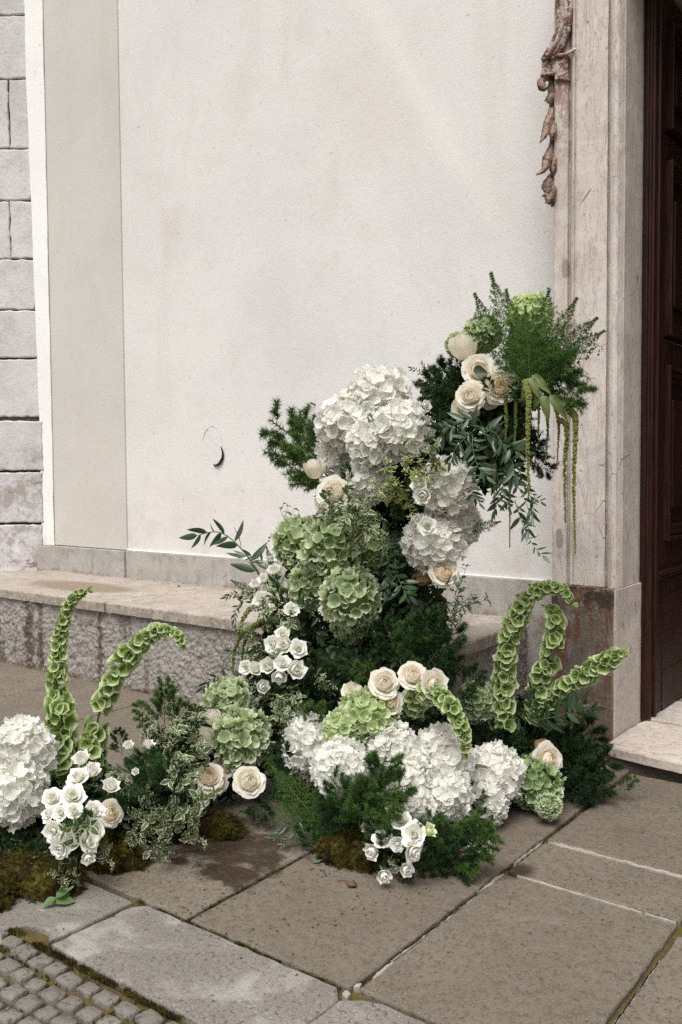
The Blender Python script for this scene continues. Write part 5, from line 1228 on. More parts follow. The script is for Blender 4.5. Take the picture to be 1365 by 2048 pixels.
# --- fern, frond and leaf sprigs: base, tip, label
MG = [
 (MING, (668, 965, 2.64), (536, 828, 2.60), 'asparagus fern spray reaching furthest left against the white wall'),
 (MING, (665, 950, 2.62), (598, 822, 2.62), 'asparagus fern spray standing up left of the white cluster'),
 (MING, (668, 930, 2.60), (632, 838, 2.60), 'asparagus fern spray close beside the upper white cluster'),
 (MING, (668, 960, 2.60), (562, 900, 2.58), 'lowest asparagus fern spray of the left fan'),
 (MINGS, (700, 965, 2.44), (690, 922, 2.42), 'small fern tuft between white hydrangeas on the left'),
 (MINGS, (745, 846, 2.42), (738, 826, 2.41), 'tiny fern tip in the middle of the upper white cluster'),
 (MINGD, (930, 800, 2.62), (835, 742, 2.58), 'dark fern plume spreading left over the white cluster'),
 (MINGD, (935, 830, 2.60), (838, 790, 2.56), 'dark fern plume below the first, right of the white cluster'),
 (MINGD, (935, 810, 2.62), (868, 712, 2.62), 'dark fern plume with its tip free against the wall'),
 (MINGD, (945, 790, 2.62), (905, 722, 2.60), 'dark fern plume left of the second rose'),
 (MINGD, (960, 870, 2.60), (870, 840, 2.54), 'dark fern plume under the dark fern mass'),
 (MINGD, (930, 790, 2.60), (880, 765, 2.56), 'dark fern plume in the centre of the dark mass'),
 (MINGS, (985, 785, 2.48), (968, 750, 2.44), 'bright fern tuft between the cream roses'),
 (MINGS, (1035, 800, 2.48), (1028, 758, 2.44), 'bright fern tuft right of the peach-centred rose'),
 (MING, (1030, 760, 2.56), (1120, 735, 2.50), 'bright fern plume crossing right under the feathery fronds'),
 (MING, (1060, 740, 2.54), (1182, 800, 2.48), 'bright fern plume drooping right over the jamb'),
 (MING, (1060, 720, 2.54), (1165, 762, 2.50), 'bright fern plume above the drooping one'),
 (MINGD, (1050, 900, 2.60), (1112, 945, 2.58), 'dark fern plume low at the right of the overhang'),
 (MINGD, (1020, 850, 2.62), (1090, 900, 2.58), 'dark fern plume behind the tassels'),
 (MINGD, (1000, 860, 2.64), (1060, 850, 2.62), 'dark fern plume filling behind the thick tassel'),
 (MINGD, (960, 870, 2.64), (1000, 985, 2.62), 'dark fern plume hanging beneath the overhang'),
 (MINGD, (930, 890, 2.66), (960, 980, 2.64), 'dark fern plume hanging left beneath the overhang'),
 (MINGS, (800, 1040, 2.42), (795, 1000, 2.38), 'small bright fern tuft below the yellow-green leaves'),
 (MINGS, (560, 1215, 2.42), (548, 1160, 2.40), 'round bright fern tuft at the left of the column'),
 (MINGS, (565, 1215, 2.40), (575, 1175, 2.38), 'round bright fern tuft beside the ivory lisianthus'),
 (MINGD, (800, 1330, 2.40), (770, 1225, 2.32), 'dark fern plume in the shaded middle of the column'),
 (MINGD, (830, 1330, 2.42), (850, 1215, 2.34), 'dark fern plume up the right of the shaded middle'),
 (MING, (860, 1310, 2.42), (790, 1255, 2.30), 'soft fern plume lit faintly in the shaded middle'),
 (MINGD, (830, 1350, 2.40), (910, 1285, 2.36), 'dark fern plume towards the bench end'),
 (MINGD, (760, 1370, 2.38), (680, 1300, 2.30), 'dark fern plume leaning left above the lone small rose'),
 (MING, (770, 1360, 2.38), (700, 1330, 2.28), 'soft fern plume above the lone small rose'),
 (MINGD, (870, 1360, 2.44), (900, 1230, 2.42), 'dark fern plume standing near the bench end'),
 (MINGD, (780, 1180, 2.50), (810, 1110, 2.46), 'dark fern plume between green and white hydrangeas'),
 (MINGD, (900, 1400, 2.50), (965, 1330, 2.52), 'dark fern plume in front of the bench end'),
 (MING, (720, 1640, 1.98), (780, 1505, 1.98), 'fern spray rising in front of the lower white cluster'),
 (MING, (715, 1640, 1.97), (828, 1560, 2.00), 'fern spray fanning right over the lower white cluster'),
 (MING, (720, 1650, 1.96), (660, 1545, 1.96), 'fern spray fanning left over the lower white cluster'),
 (MINGD, (730, 1650, 1.98), (700, 1560, 1.96), 'fern spray in the middle of the front fan'),
 (MING, (720, 1660, 1.95), (740, 1560, 1.93), 'fern spray nearest the camera in the front fan'),
 (MINGD, (700, 1670, 2.00), (640, 1600, 1.98), 'dark fern spray low at the left of the front fan'),
 (MINGD, (660, 1680, 2.04), (700, 1620, 1.98), 'dark fern spray at the base of the front fan'),
 (PLUMF, (640, 1700, 2.02), (575, 1590, 1.98), 'feathery fern plume left of the front fan'),
 (PLUMF, (650, 1690, 2.02), (620, 1570, 1.98), 'feathery fern plume standing left of the front fan'),
 (PLUMF, (640, 1650, 2.04), (548, 1530, 2.02), 'feathery fern plume reaching to the single large rose'),
 (MING, (900, 1720, 2.10), (975, 1630, 2.08), 'fern spray at the lower right of the front bunch'),
 (MING, (890, 1720, 2.08), (998, 1665, 2.10), 'fern spray pointing right over the paving'),
 (MINGD, (890, 1750, 2.06), (950, 1690, 2.04), 'dark fern spray hanging to the paving at lower right'),
 (MING, (870, 1740, 2.06), (870, 1610, 2.08), 'fern spray standing beside the yellow-green bud'),
 (MINGD, (880, 1690, 2.08), (930, 1750, 2.08), 'dark fern spray lying on the paving'),
 (MINGD, (860, 1700, 2.08), (890, 1760, 2.04), 'dark fern spray drooping beside the hanging blooms'),
 (MING, (855, 1700, 2.06), (915, 1650, 2.04), 'bright fern spray in the lower right tuft'),
 (MING, (330, 1450, 1.98), (328, 1350, 1.98), 'bushy fern tuft standing free before the bench at left'),
 (MINGS, (325, 1430, 1.97), (345, 1375, 1.97), 'bushy fern tuft right part before the bench'),
 (MINGS, (310, 1450, 1.96), (270, 1400, 1.96), 'small bushy fern tuft leaning left before the bench'),
 (MINGS, (345, 1450, 1.98), (385, 1400, 1.98), 'small fern tip right of the free standing tuft'),
 (MINGS, (245, 1510, 1.80), (234, 1450, 1.80), 'small fern tuft beside the bending bells of Ireland'),
 (MINGD, (300, 1600, 1.70), (225, 1530, 1.68), 'dark fern spray left of the variegated mass'),
 (MINGD, (310, 1610, 1.68), (280, 1490, 1.68), 'dark fern spray in front of the variegated mass'),
 (MINGD, (320, 1590, 1.70), (345, 1500, 1.70), 'dark fern spray rising through the variegated mass'),
 (MINGS, (110, 1480, 1.90), (85, 1440, 1.90), 'dark fern tip between hydrangea and tallest bells'),
 (MINGD, (60, 1720, 1.42), (10, 1660, 1.40), 'dark fern spray under the left edge hydrangeas'),
 (MINGD, (90, 1740, 1.42), (60, 1680, 1.40), 'dark fern spray above the left moss'),
 (MINGD, (420, 1640, 1.98), (380, 1560, 1.96), 'dark fern spray behind the low roses'),
 (PLUMF, (590, 1560, 2.10), (520, 1500, 2.10), 'feathery fern plume right of the low green hydrangeas'),
 (PLUM, (580, 1630, 2.02), (478, 1618, 2.00), 'thin feathery frond low over the moss'),
 (MINGD, (1060, 1490, 2.76), (970, 1440, 2.72), 'dark fern plume behind the right end hydrangea'),
 (MINGD, (1040, 1480, 2.80), (1010, 1420, 2.78), 'dark fern plume at the foot of the curling bells'),
 (MINGD, (1120, 1540, 2.84), (1210, 1440, 2.86), 'dark fern plume against the corner of the plinth'),
 (MINGD, (1120, 1560, 2.82), (1235, 1500, 2.84), 'dark fern plume reaching the door step'),
 (MINGD, (1120, 1570, 2.80), (1228, 1570, 2.80), 'dark fern plume lying in front of the step'),
 (MINGD, (1110, 1580, 2.78), (1200, 1600, 2.76), 'dark fern plume lowest on the right paving'),
 (MINGD, (1100, 1530, 2.80), (1150, 1430, 2.82), 'dark fern plume below the leaning bells'),
 (MINGD, (1090, 1520, 2.80), (1090, 1430, 2.80), 'dark fern plume behind the peach rose'),
 (MINGD, (1130, 1520, 2.80), (1190, 1480, 2.76), 'dark fern plume in the middle of the right mass'),
 (MINGD, (1130, 1600, 2.74), (1180, 1540, 2.72), 'dark fern plume nearest in the right mass'),
 (MINGD, (960, 1500, 2.62), (1000, 1450, 2.60), 'dark fern plume above the right end hydrangea'),
 (MINGD, (1010, 1510, 2.66), (1050, 1470, 2.62), 'dark fern plume between hydrangea and peach rose'),
 (MING, (1240, 1580, 2.86), (1278, 1553, 2.88), 'loose fern snippet lying on the paving before the step'),
 (PLUM, (1030, 760, 2.62), (941, 588, 2.58), 'feathery frond pointing up left, leftmost of the crown'),
 (PLUM, (1040, 740, 2.62), (988, 541, 2.60), 'feathery frond standing highest of the crown'),
 (PLUMF, (1060, 760, 2.56), (1112, 577, 2.54), 'dense feathery frond standing in front of the jamb edge'),
 (PLUM, (1070, 750, 2.58), (1192, 628, 2.52), 'feathery frond spreading right over the jamb'),
 (PLUM, (1090, 730, 2.60), (1214, 665, 2.56), 'feathery frond reaching furthest right'),
 (PLUMF, (1060, 770, 2.52), (1030, 640, 2.50), 'dense feathery frond in the centre of the crown'),
 (PLUMF, (1070, 770, 2.50), (1080, 650, 2.48), 'dense dark frond right of centre in the crown'),
 (PLUMF, (1060, 770, 2.52), (1140, 650, 2.50), 'dense frond behind the right spreading one'),
 (PLUMF, (1050, 750, 2.54), (1000, 700, 2.50), 'short dense frond beside the upper green hydrangea'),
 (PLUM, (930, 1060, 2.60), (1004, 1046, 2.58), 'small feathery frond tip against the wall in the gap'),
 (PLUM, (530, 1210, 2.48), (468, 1150, 2.46), 'pale feathery frond at the left tip of the column'),
 (PLUM, (560, 1190, 2.50), (545, 1090, 2.52), 'pale feathery frond beside the green hydrangea'),
 (RUS, (540, 1185, 2.52), (370, 1084, 2.62), 'ruscus branch arching furthest left over the bench ledge'),
 (RUS, (560, 1190, 2.50), (470, 1108, 2.52), 'ruscus branch below the arching one'),
 (RUS, (520, 1215, 2.48), (444, 1200, 2.46), 'short ruscus branch pointing left over the ledge edge'),
 (RUS, (520, 1180, 2.46), (468, 1250, 2.44), 'short ruscus branch drooping at the column left side'),
 (RUS, (530, 1330, 2.38), (440, 1312, 2.36), 'ruscus branch against the roughcast bench'),
 (RUS, (510, 1370, 2.34), (396, 1388, 2.30), 'dark ruscus branch pointing left above the low green hydrangea'),
 (RUS, (480, 1360, 2.30), (430, 1335, 2.28), 'short dark ruscus branch above the low green pair'),
 (RUS, (668, 1040, 2.54), (612, 962, 2.50), 'ruscus branch with round tip leaves under the bud'),
 (RUS, (650, 1030, 2.56), (640, 985, 2.50), 'ruscus leaves under the single pale bud'),
 (RUS, (870, 770, 2.62), (818, 735, 2.58), 'light ruscus tip above the white cluster'),
 (RUS, (880, 760, 2.62), (845, 722, 2.60), 'small ruscus tip touching the dark fern'),
 (RUSD, (960, 830, 2.50), (862, 900, 2.44), 'glossy ruscus branch over the white hydrangea edge'),
 (RUSD, (930, 840, 2.48), (858, 850, 2.44), 'glossy ruscus branch above the right flank hydrangea'),
 (RUSD, (950, 860, 2.48), (900, 935, 2.40), 'glossy ruscus branch falling toward the right flank hydrangea'),
 (RUSD, (960, 860, 2.48), (1030, 965, 2.40), 'glossy ruscus branch falling in the middle of the overhang'),
 (RUSD, (945, 870, 2.46), (985, 960, 2.40), 'glossy ruscus branch left of the middle falling one'),
 (RUSD, (980, 850, 2.48), (1062, 905, 2.42), 'glossy ruscus branch crossing the thick tassel'),
 (RUSD, (940, 850, 2.46), (1010, 900, 2.38), 'glossy ruscus branch in front of the overhang'),
 (RUS, (1010, 930, 2.46), (1062, 1050, 2.42), 'ruscus branch trailing down in front of the wall'),
 (RUS, (1030, 1000, 2.44), (1098, 1122, 2.42), 'longest trailing ruscus branch ending lowest before the wall'),
 (RUS, (1035, 930, 2.48), (1092, 1010, 2.44), 'ruscus branch trailing beside the thick tassel'),
 (RUSD, (990, 930, 2.50), (985, 1030, 2.48), 'dark ruscus branch hanging under the overhang'),
 (RUSD, (940, 940, 2.54), (965, 1012, 2.52), 'dark ruscus branch hanging at the left of the overhang'),
 (RUSD, (1010, 940, 2.52), (1022, 1020, 2.50), 'dark ruscus branch hanging behind the thin tassel'),
 (RUSD, (760, 1080, 2.46), (770, 1190, 2.38), 'ruscus branch running down the dark heart of the column'),
 (RUSD, (790, 1100, 2.46), (830, 1200, 2.40), 'ruscus branch in the dark right of the green hydrangeas'),
 (RUS, (740, 1240, 2.34), (772, 1130, 2.32), 'light-tipped ruscus leaves above the round green hydrangea'),
 (RUSD, (640, 1430, 2.34), (670, 1370, 2.28), 'green leafy branch in the dark left of the lime hydrangea'),
 (RUSD, (620, 1420, 2.34), (620, 1330, 2.30), 'dark leafy branch right of the mid column bunch'),
 (RUSD, (1040, 1440, 2.70), (1000, 1370, 2.70), 'dark ruscus branch at the foot of the curling bells'),
 (RUSD, (1050, 1450, 2.68), (1060, 1370, 2.68), 'dark ruscus branch between the bells stems'),
 (RUSD, (1060, 1440, 2.68), (1170, 1390, 2.68), 'dark ruscus branch crossing the leaning bells'),
 (RUSD, (1080, 1460, 2.70), (1130, 1400, 2.70), 'dark ruscus branch under the leaning bells'),
 (RUSD, (1090, 1470, 2.72), (1200, 1420, 2.74), 'dark ruscus branch against the stained plinth'),
 (RUSD, (1050, 1470, 2.68), (960, 1430, 2.66), 'dark ruscus branch over the pale green hydrangea'),
 (OLIVE, (620, 1640, 2.00), (540, 1690, 1.96), 'grey-green olive twig pointing down left over the paving'),
 (OLIVE, (625, 1650, 1.98), (562, 1700, 1.93), 'second grey-green olive twig touching the paving'),
 (PIT, (700, 1075, 2.42), (655, 985, 2.38), 'variegated sprig on the left shoulder under the cream rose'),
 (PIT, (720, 1070, 2.40), (700, 980, 2.36), 'variegated sprig over the top of the biggest green hydrangea'),
 (PIT, (700, 1060, 2.38), (750, 1040, 2.32), 'variegated sprig pointing right over green hydrangea'),
 (PIT, (680, 1050, 2.38), (630, 1030, 2.34), 'variegated sprig leaning left above green hydrangea'),
 (PIT, (690, 1040, 2.36), (740, 1075, 2.32), 'variegated sprig drooping over the biggest green hydrangea'),
 (PITY, (800, 1010, 2.42), (765, 925, 2.38), 'yellow-green sprig in front of the hidden white hydrangea'),
 (PITY, (820, 1000, 2.42), (830, 900, 2.38), 'yellow-green sprig highest under the upper cluster'),
 (PITY, (820, 980, 2.40), (880, 905, 2.40), 'yellow-green sprig reaching right to the ruscus'),
 (PITY, (790, 1000, 2.38), (740, 965, 2.34), 'yellow-green sprig leaning left over white petals'),
 (PITY, (800, 970, 2.38), (820, 1030, 2.34), 'yellow-green sprig drooping beside white lisianthus'),
 (PITY, (780, 960, 2.38), (790, 1010, 2.32), 'yellow-green sprig in the middle of the column'),
 (PITL, (600, 1080, 2.56), (550, 1012, 2.54), 'thin light sprig sticking out left above the green cluster'),
 (PITL, (590, 1100, 2.56), (542, 1060, 2.54), 'thin light sprig left of the green cluster'),
 (PITL, (1110, 740, 2.56), (1192, 680, 2.52), 'bare twiggy sprig over the jamb right of the crown'),
 (PITL, (1100, 730, 2.56), (1178, 745, 2.52), 'bare twiggy sprig below the other on the jamb'),
 (PITL, (1110, 720, 2.56), (1188, 712, 2.50), 'bare twiggy sprig pointing right over the jamb'),
 (PIT, (540, 1260, 2.34), (520, 1190, 2.30), 'variegated sprig above the mid column lisianthus'),
 (PIT, (570, 1270, 2.32), (590, 1235, 2.28), 'variegated sprig right above the mid column lisianthus'),
 (PIT, (540, 1330, 2.30), (500, 1270, 2.26), 'variegated sprig left of the mid column lisianthus'),
 (PIT, (530, 1350, 2.28), (505, 1310, 2.24), 'variegated sprig low left of the mid column bunch'),
 (PIT, (560, 1450, 2.26), (530, 1380, 2.22), 'variegated sprig right of the low green pair'),
 (PIT, (570, 1460, 2.24), (590, 1385, 2.20), 'variegated sprig under the mid column bunch'),
 (PIT, (560, 1470, 2.20), (545, 1410, 2.16), 'variegated sprig between green pair and white cluster'),
 (PIT, (560, 1430, 2.20), (600, 1420, 2.18), 'variegated sprig pointing right into the shade'),
 (PIT, (550, 1480, 2.16), (540, 1520, 2.12), 'variegated sprig drooping beside the low green hydrangea'),
 (PITG, (905, 1240, 2.46), (935, 1150, 2.44), 'grey-green sprig standing at the right flank by the plinth'),
 (PITG, (895, 1230, 2.46), (925, 1250, 2.42), 'grey-green sprig drooping over the bench end'),
 (PITG, (890, 1230, 2.46), (960, 1205, 2.44), 'grey-green sprig pointing right over the grey plinth'),
 (PITG, (890, 1190, 2.44), (900, 1240, 2.40), 'grey-green sprig under the flank rose')]
mass = [((340, 1520, 1.86), (300, 1430, 1.84), 'top left'), ((350, 1520, 1.88), (355, 1420, 1.86), 'top'), ((370, 1520, 1.90), (395, 1420, 1.90), 'top right'), ((340, 1500, 1.84), (275, 1460, 1.80), 'upper left'),
        ((380, 1540, 1.86), (400, 1480, 1.84), 'right shoulder'), ((350, 1560, 1.80), (330, 1480, 1.76), 'upper centre'), ((330, 1590, 1.74), (290, 1530, 1.70), 'left centre'), ((340, 1600, 1.72), (340, 1530, 1.68), 'very centre'),
        ((360, 1600, 1.74), (385, 1540, 1.72), 'right centre'), ((320, 1600, 1.70), (250, 1580, 1.66), 'left flank'), ((320, 1600, 1.68), (260, 1640, 1.62), 'lower left flank'), ((330, 1610, 1.68), (300, 1700, 1.62), 'long lower left'),
        ((340, 1600, 1.68), (345, 1690, 1.64), 'long lower centre'), ((350, 1600, 1.70), (395, 1660, 1.68), 'lower right'), ((340, 1590, 1.70), (320, 1660, 1.64), 'low centre'), ((300, 1590, 1.68), (280, 1680, 1.62), 'low left'),
        ((260, 1580, 1.66), (222, 1540, 1.62), 'far left tip'), ((360, 1620, 1.72), (410, 1600, 1.70), 'tip at the low roses'), ((370, 1590, 1.76), (360, 1650, 1.70), 'right underside')]
for b0, b1, w_ in mass: MG.append((PIT, b0, b1, 'variegated sprig at the %s of the big cream-edged mass, lower left' % w_))
for b0, b1, w_ in [((115, 1700, 1.42), (70, 1730, 1.38), 'left'), ((120, 1710, 1.41), (125, 1770, 1.36), 'middle'), ((130, 1710, 1.42), (160, 1745, 1.38), 'right'), ((60, 1690, 1.42), (15, 1690, 1.38), 'edge'), ((205, 1590, 1.60), (182, 1565, 1.56), 'upper')]:
    MG.append((PITL, b0, b1, 'thin variegated sprig at the %s under the left lisianthus bunch' % w_))
MG += [
 (PLUMF, (1070, 770, 2.50), (1165, 700, 2.46), 'dense bright frond low at the right of the crown'),
 (PLUMF, (1060, 760, 2.48), (1055, 610, 2.46), 'bright frond standing in front of the top green hydrangea'),
 (PLUM, (1050, 750, 2.52), (1018, 575, 2.50), 'thin bright frond between the highest and the top hydrangea'),
 (PLUM, (1060, 760, 2.50), (1150, 590, 2.50), 'thin bright frond right of the dense standing one'),
 (PLUMF, (1060, 780, 2.46), (985, 690, 2.46), 'bright frond crossing toward the second rose'),
 (PIT, (700, 1060, 2.36), (668, 1010, 2.30), 'variegated sprig nearest under the left shoulder rose'),
 (PIT, (720, 1050, 2.34), (735, 985, 2.30), 'variegated sprig nearest above the biggest green hydrangea'),
 (PIT, (690, 1070, 2.34), (700, 1020, 2.28), 'variegated sprig lying on the biggest green hydrangea'),
 (PIT, (730, 1060, 2.34), (770, 1070, 2.30), 'variegated sprig drooping right of the biggest green hydrangea'),
 (PITY, (800, 1000, 2.36), (790, 940, 2.30), 'yellow-green sprig nearest in the middle of the column'),
 (PITY, (810, 990, 2.36), (850, 940, 2.32), 'yellow-green sprig leaning over the white lisianthus'),
 (PITY, (790, 1000, 2.34), (755, 1000, 2.30), 'yellow-green sprig leaning left low in the middle'),
 (PIT, (500, 1300, 2.30), (475, 1250, 2.26), 'variegated sprig at the left edge before the bench'),
 (PIT, (510, 1320, 2.28), (470, 1330, 2.24), 'variegated sprig pointing left at the bench'),
 (PITG, (560, 1250, 2.36), (500, 1210, 2.32), 'grey-green sprig left of the ivory lisianthus'),
 (MINGD, (600, 1560, 2.10), (545, 1480, 2.08), 'dark fern plume right of the low green pair'),
 (MINGD, (600, 1600, 2.06), (540, 1580, 2.04), 'dark fern plume behind the feathery left plumes'),
 (MING, (640, 1700, 1.98), (600, 1640, 1.94), 'fern spray low left of the front fan'),
 (MINGD, (770, 1720, 2.02), (730, 1660, 1.98), 'dark fern spray over the dark moss'),
 (MINGD, (860, 1760, 2.02), (840, 1700, 2.00), 'dark fern spray low between blooms and the lower right tuft'),
 (MING, (740, 1640, 1.96), (800, 1600, 1.94), 'fern spray lowest right of the front fan'),
 (MINGD, (150, 1720, 1.44), (160, 1640, 1.46), 'dark fern spray between the left lisianthus blooms'),
 (MINGD, (130, 1690, 1.46), (140, 1650, 1.46), 'dark fern spray in the heart of the left bunch'),
 (PIT, (290, 1650, 1.62), (250, 1700, 1.58), 'variegated sprig hanging over the ochre moss'),
 (PIT, (350, 1650, 1.66), (330, 1710, 1.62), 'variegated sprig almost touching the paving'),
 (PIT, (370, 1640, 1.68), (400, 1690, 1.66), 'variegated sprig hanging right over the yellow moss'),
 (PIT, (110, 1720, 1.40), (90, 1760, 1.36), 'variegated sprig hanging over the large left moss'),
 (PIT, (130, 1730, 1.39), (130, 1785, 1.35), 'variegated sprig reaching the slab at front left')]
MG += [
 (MINGD, (60, 1740, 1.40), (20, 1725, 1.37), 'dark fern spray drooping over the large left moss'),
 (PIT, (60, 1720, 1.40), (40, 1755, 1.37), 'variegated sprig on the moss close to the left edge'),
 (PIT, (200, 1680, 1.48), (215, 1730, 1.45), 'variegated sprig on the ochre moss under the creamy rose'),
 (RUS, (20, 1700, 1.40), (5, 1760, 1.36), 'ruscus leaves hanging at the left edge over moss'),
 (PIT, (450, 1440, 2.14), (420, 1400, 2.10), 'variegated sprig beside the upper of the low green pair'),
 (PITG, (520, 1440, 2.16), (510, 1390, 2.12), 'grey-green sprig right of the upper low green hydrangea'),
 (PIT, (660, 1400, 2.26), (640, 1350, 2.22), 'variegated sprig in the dark left of the lone small rose'),
 (MING, (620, 1460, 2.20), (640, 1400, 2.16), 'soft fern plume above the left end white hydrangea'),
 (RUSD, (640, 1240, 2.36), (600, 1190, 2.30), 'dark leaves between the two lower green hydrangeas'),
 (PITG, (640, 1130, 2.38), (610, 1120, 2.32), 'grey-green sprig among the column green hydrangeas'),
 (RUS, (1010, 940, 2.44), (1050, 1080, 2.40), 'slender ruscus branch trailing left of the longest one'),
 (PIT, (850, 930, 2.44), (870, 900, 2.38), 'variegated sprig between upper cluster and glossy ruscus'),
 (MINGD, (500, 1600, 2.0), (540, 1640, 1.98), 'dark fern snippet low beside the single large rose')]
MG += [
 (MING, (770, 1700, 1.98), (735, 1620, 1.93), 'bright fern tip overlapping the left of the front bunch'),
 (PIT, (800, 1720, 1.98), (775, 1745, 1.93), 'variegated sprig under the front lisianthus bunch'),
 (MINGD, (830, 1730, 1.98), (800, 1765, 1.95), 'dark fern tip between the hanging blooms and the paving'),
 (MING, (860, 1700, 1.98), (845, 1640, 1.95), 'bright fern tip behind the yellow-green bud'),
 (MINGD, (780, 1690, 1.96), (785, 1660, 1.90), 'small dark fern tip showing between front lisianthus blooms'),
 (PIT, (140, 1660, 1.44), (150, 1640, 1.38), 'variegated sprig showing between the left lisianthus blooms'),
 (MINGS, (170, 1650, 1.46), (165, 1625, 1.40), 'small fern tuft showing between the left lisianthus blooms'),
 (PIT, (560, 1310, 2.24), (545, 1312, 2.18), 'small variegated tip between the mid column lisianthus blooms')]
for kd, b0, b1, lab in MG: sprig(kd, b0, b1, lab)

# --- what fills the inside: leaves coloured dark as shade, packed round added light-blocking cores
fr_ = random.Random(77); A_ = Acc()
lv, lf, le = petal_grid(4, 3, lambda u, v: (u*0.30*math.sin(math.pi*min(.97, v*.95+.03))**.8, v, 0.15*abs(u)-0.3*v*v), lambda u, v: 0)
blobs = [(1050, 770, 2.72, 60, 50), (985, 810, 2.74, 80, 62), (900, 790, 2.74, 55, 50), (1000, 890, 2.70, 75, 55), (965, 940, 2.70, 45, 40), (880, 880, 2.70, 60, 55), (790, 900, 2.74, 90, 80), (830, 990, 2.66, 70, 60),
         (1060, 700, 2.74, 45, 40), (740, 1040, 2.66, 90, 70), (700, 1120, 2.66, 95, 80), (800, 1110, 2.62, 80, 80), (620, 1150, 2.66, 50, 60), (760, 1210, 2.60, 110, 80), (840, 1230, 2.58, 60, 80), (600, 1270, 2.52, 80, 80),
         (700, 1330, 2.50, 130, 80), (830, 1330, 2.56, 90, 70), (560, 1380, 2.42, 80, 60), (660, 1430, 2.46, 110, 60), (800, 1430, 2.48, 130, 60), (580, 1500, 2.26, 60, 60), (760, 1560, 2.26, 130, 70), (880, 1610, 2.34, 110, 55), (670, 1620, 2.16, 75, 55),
         (820, 1680, 2.14, 90, 42), (800, 1705, 2.06, 62, 34), (870, 1720, 2.12, 50, 28), (120, 1690, 1.52, 70, 40), (560, 1310, 2.42, 60, 50), (960, 1480, 2.74, 90, 60), (1080, 1500, 2.86, 90, 60), (1150, 1530, 2.88, 60, 50), (1040, 1580, 2.72, 70, 32), (1030, 1430, 2.80, 60, 40),  # low blob under the front bunch is added as dark occlusion
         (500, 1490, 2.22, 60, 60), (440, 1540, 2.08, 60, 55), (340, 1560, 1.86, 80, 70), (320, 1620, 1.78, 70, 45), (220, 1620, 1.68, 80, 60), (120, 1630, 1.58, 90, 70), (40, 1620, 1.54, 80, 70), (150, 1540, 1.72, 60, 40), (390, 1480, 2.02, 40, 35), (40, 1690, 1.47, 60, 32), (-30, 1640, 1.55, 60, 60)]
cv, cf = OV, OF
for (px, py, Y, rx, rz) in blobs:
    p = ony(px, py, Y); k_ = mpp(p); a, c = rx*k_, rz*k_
    A_.add([(v_.x*a*0.72, v_.y*a*0.62, v_.z*c*0.72) for v_ in OV], OF, Matrix.Translation(p))  # opaque core added unseen inside the leaves to block light
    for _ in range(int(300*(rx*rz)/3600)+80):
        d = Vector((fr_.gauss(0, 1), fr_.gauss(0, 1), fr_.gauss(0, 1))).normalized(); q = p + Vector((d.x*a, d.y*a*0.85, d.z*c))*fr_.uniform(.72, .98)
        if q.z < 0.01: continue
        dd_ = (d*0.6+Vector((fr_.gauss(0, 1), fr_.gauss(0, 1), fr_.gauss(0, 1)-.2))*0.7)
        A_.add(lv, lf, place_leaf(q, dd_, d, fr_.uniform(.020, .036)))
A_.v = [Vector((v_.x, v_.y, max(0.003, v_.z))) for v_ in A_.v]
tag(link('filler_and_light_block', A_.build('filler_and_light_block', 'filler_leaf')), 'dense dark green filler leaves round added light-blocking cores inside the whole flower column', 'foliage', kind='stuff')

# --- moss mounds at the foot
def moss(px, py, rx, ry, h, label, seed):
    c = onz(px, py, 0.0); rr = random.Random(seed); vs, pts = [], []; n = 26
    for j in range(9):
        for k in range(n):
            a = 2*math.pi*k/n; q = math.sin(math.pi/2*j/8); zz = h*math.cos(math.pi/2*j/8)
            w = 1+0.30*noise.noise(Vector((math.cos(a)*1.4, math.sin(a)*1.4, seed)))+0.22*noise.noise(Vector((math.cos(a)*4, math.sin(a)*4, seed)))
            P = c + Vector((math.cos(a)*rx*q*w, math.sin(a)*ry*q*w, zz*(1+0.35*noise.noise(Vector((a*1.5, q*3, seed*2)))+0.45*noise.noise(Vector((math.cos(a)*q*5, math.sin(a)*q*5, seed*3)))) + 0.002)); vs.append(P)
            nn = Vector((math.cos(a)*q/rx*h, math.sin(a)*q/ry*h, math.cos(math.pi/2*j/8)+.15)).normalized()
            for _ in range(2+j): pts.append((P + Vector((rr.uniform(-1, 1)*rx*.11, rr.uniform(-1, 1)*ry*.11, rr.uniform(-.006, .004))), nn, rr.uniform(.6, 1.2)))
    fs = [(j*n+k, j*n+(k+1) % n, (j+1)*n+(k+1) % n, (j+1)*n+k) for j in range(8) for k in range(n)]
    core = mesh('moss_mound', vs, fs, 'moss'); o = tag(link('moss_mound', core), label, 'moss', 'moss mounds'); 
    o2 = tuft_field('moss_tufts', pts, 0.010, 16, 'moss', None, 1.4, 0.0011, seed); o2.parent = o; o2['kind'] = 'stuff'; return o
moss(75, 1762, 0.15, 0.085, 0.055, 'large brown-green moss mound at the left edge under the flowers', 1)
moss(225, 1722, 0.10, 0.07, 0.055, 'ochre moss mound right of the left lisianthus bunch', 2)
moss(440, 1662, 0.085, 0.05, 0.045, 'bright yellow-green moss mound under the low cream roses', 3)
moss(320, 1665, 0.12, 0.08, 0.07, 'moss mound under the big variegated mass', 6)
moss(700, 1718, 0.09, 0.07, 0.065, 'dark brown moss mound under the front fern fan', 4)
moss(-40, 1790, 0.12, 0.08, 0.07, 'moss mound cut by the left picture edge', 5)
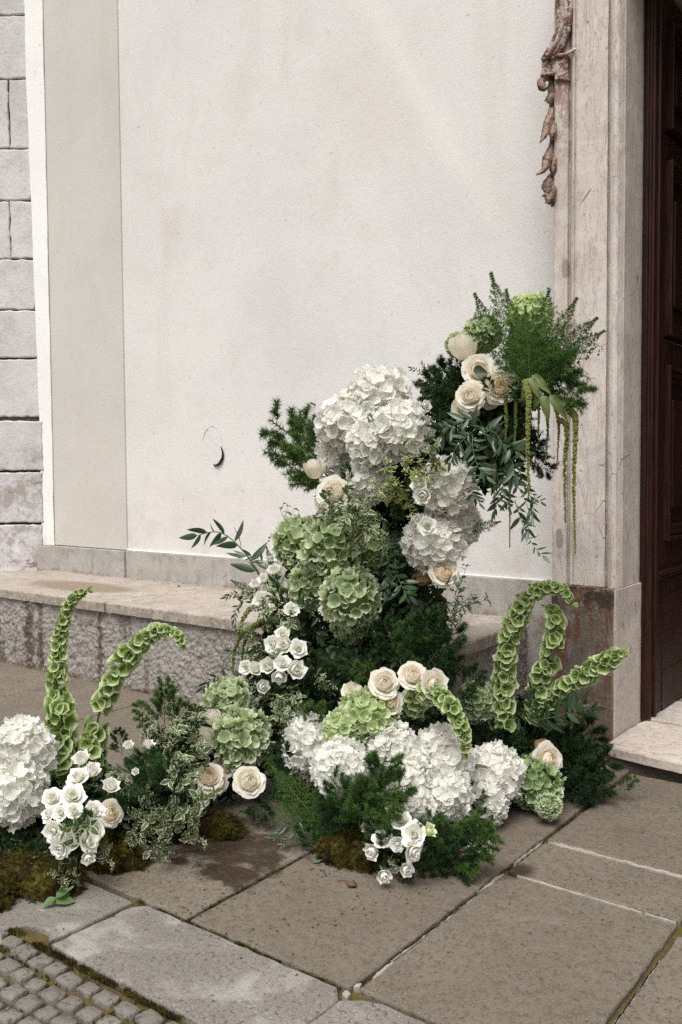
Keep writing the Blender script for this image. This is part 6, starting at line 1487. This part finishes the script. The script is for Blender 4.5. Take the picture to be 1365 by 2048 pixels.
# --- litter
LFL = leaf_mesh('leaf', 'grey_green_leaf', 1, 0.36, 8, 5, 0.4, 0.2, 0.08)
GLF = leaf_mesh('leaf', 'sepal_green', 1, 0.33, 8, 5, 0.3, 0.2, 0.05)
def ground_leaf(me, a, c, z0, z1, label, name='fallen_leaf', tilt=0.3):
    p, q = onz(*a, z0), onz(*c, z1); d = q-p
    tag(link(name, me, None, place_leaf(p, d, Vector((tilt, -tilt, 1)), d.length)), label, 'leaf', 'loose leaves on the paving')
ground_leaf(LFL, (322, 1715), (345, 1688), 0.004, 0.03, 'single folded grey-green leaf standing on the paving under the variegated mass', tilt=-1.2)
ground_leaf(GLF, (108, 1802), (152, 1798), 0.012, 0.012, 'fallen green leaf pointing right at the front left moss')
ground_leaf(GLF, (112, 1795), (140, 1775), 0.02, 0.04, 'green leaf standing over the front left moss')
ground_leaf(GLF, (112, 1795), (84, 1812), 0.02, 0.010, 'green leaf drooping at the edge of the front left moss')
ground_leaf(LFL, (628, 1726), (645, 1706), 0.004, 0.012, 'small leaf scrap on the paving beside the dark moss')
def twig(a, c, label, z=0.004, r=0.0014):
    p, q = onz(*a, z), onz(*c, z); mid = (p+q)/2 + Vector((0.003, 0.004, 0.005)); P = catmull([p, mid, q], 6)
    tag(tube_obj('twig', P, [r]*6, 'twig_bark', None, 4), label, 'twig', 'dry twigs on the paving')
twig((675, 1762), (700, 1768), 'dry twig on the paving in front of the dark moss'); twig((640, 1740), (652, 1752), 'tiny twig left of the dry seed head')
twig((1120, 1535), (1150, 1548), 'pale stem showing through the right fern mass', 0.06); twig((1165, 1550), (1230, 1575), 'thin stem trailing out of the right fern mass', 0.05)
tag(link('seed_head', ico_mesh('seed_head', 'twig_bark', 2, 0.5), None, TRS(onz(703, 1768, .008), None, (0.014, 0.011, 0.008))), 'small dry brown seed head lying on the paving', 'seed head')
tag(link('fallen_petal', rose_petal('cream_petal', 1, 1.6, 0.6, .2, 0, 5), None, TRS(onz(337, 1193, 0.440), Matrix.Rotation(1.4, 4, 'X'), 0.014)), 'tiny pale petal lying on the bench ledge', 'petal')
ground_leaf(GLF, (355, 1173), (364, 1171), 0.439, 0.441, 'tiny green leaf scrap on the bench ledge')
tag(link('fallen_petal', rose_petal('cream_petal', 1, 1.9, 0.9, .2, 0, 6), None, TRS(onz(-2, 1880, 0.012), Matrix.Rotation(1.2, 4, 'X'), 0.022)), 'pinkish pale petal on the cobbles at the left edge', 'petal')
# small crumbs and chips on slabs and ledge (no one could count them)
cr = random.Random(8); A_ = Acc()
for _ in range(420):
    x_, y_ = cr.uniform(-2.4, -0.5), cr.uniform(1.2, 2.9)
    if cr.random() < 0.4: x_, y_ = cr.uniform(-1.9, -1.2), cr.uniform(1.45, 2.0)
    s = cr.uniform(0.0010, 0.0030); A_.add([v_*s for v_ in OV], OF, Matrix.Translation((x_, y_, s*0.6+0.001)) @ Matrix.Diagonal((1, cr.uniform(.6, 1.8), .6, 1)))
for _ in range(160):
    s = cr.uniform(0.001, 0.003); A_.add([v_*s for v_ in OV], OF, Matrix.Translation((cr.uniform(-4.8, -1.9), 3.62-abs(cr.gauss(0, .03)), 0.4385)))
tag(link('stone_crumbs', A_.build('stone_crumbs', 'joint_dirt', False)), 'scattered crumbs and dirt specks on the paving and bench', 'debris', kind='stuff')
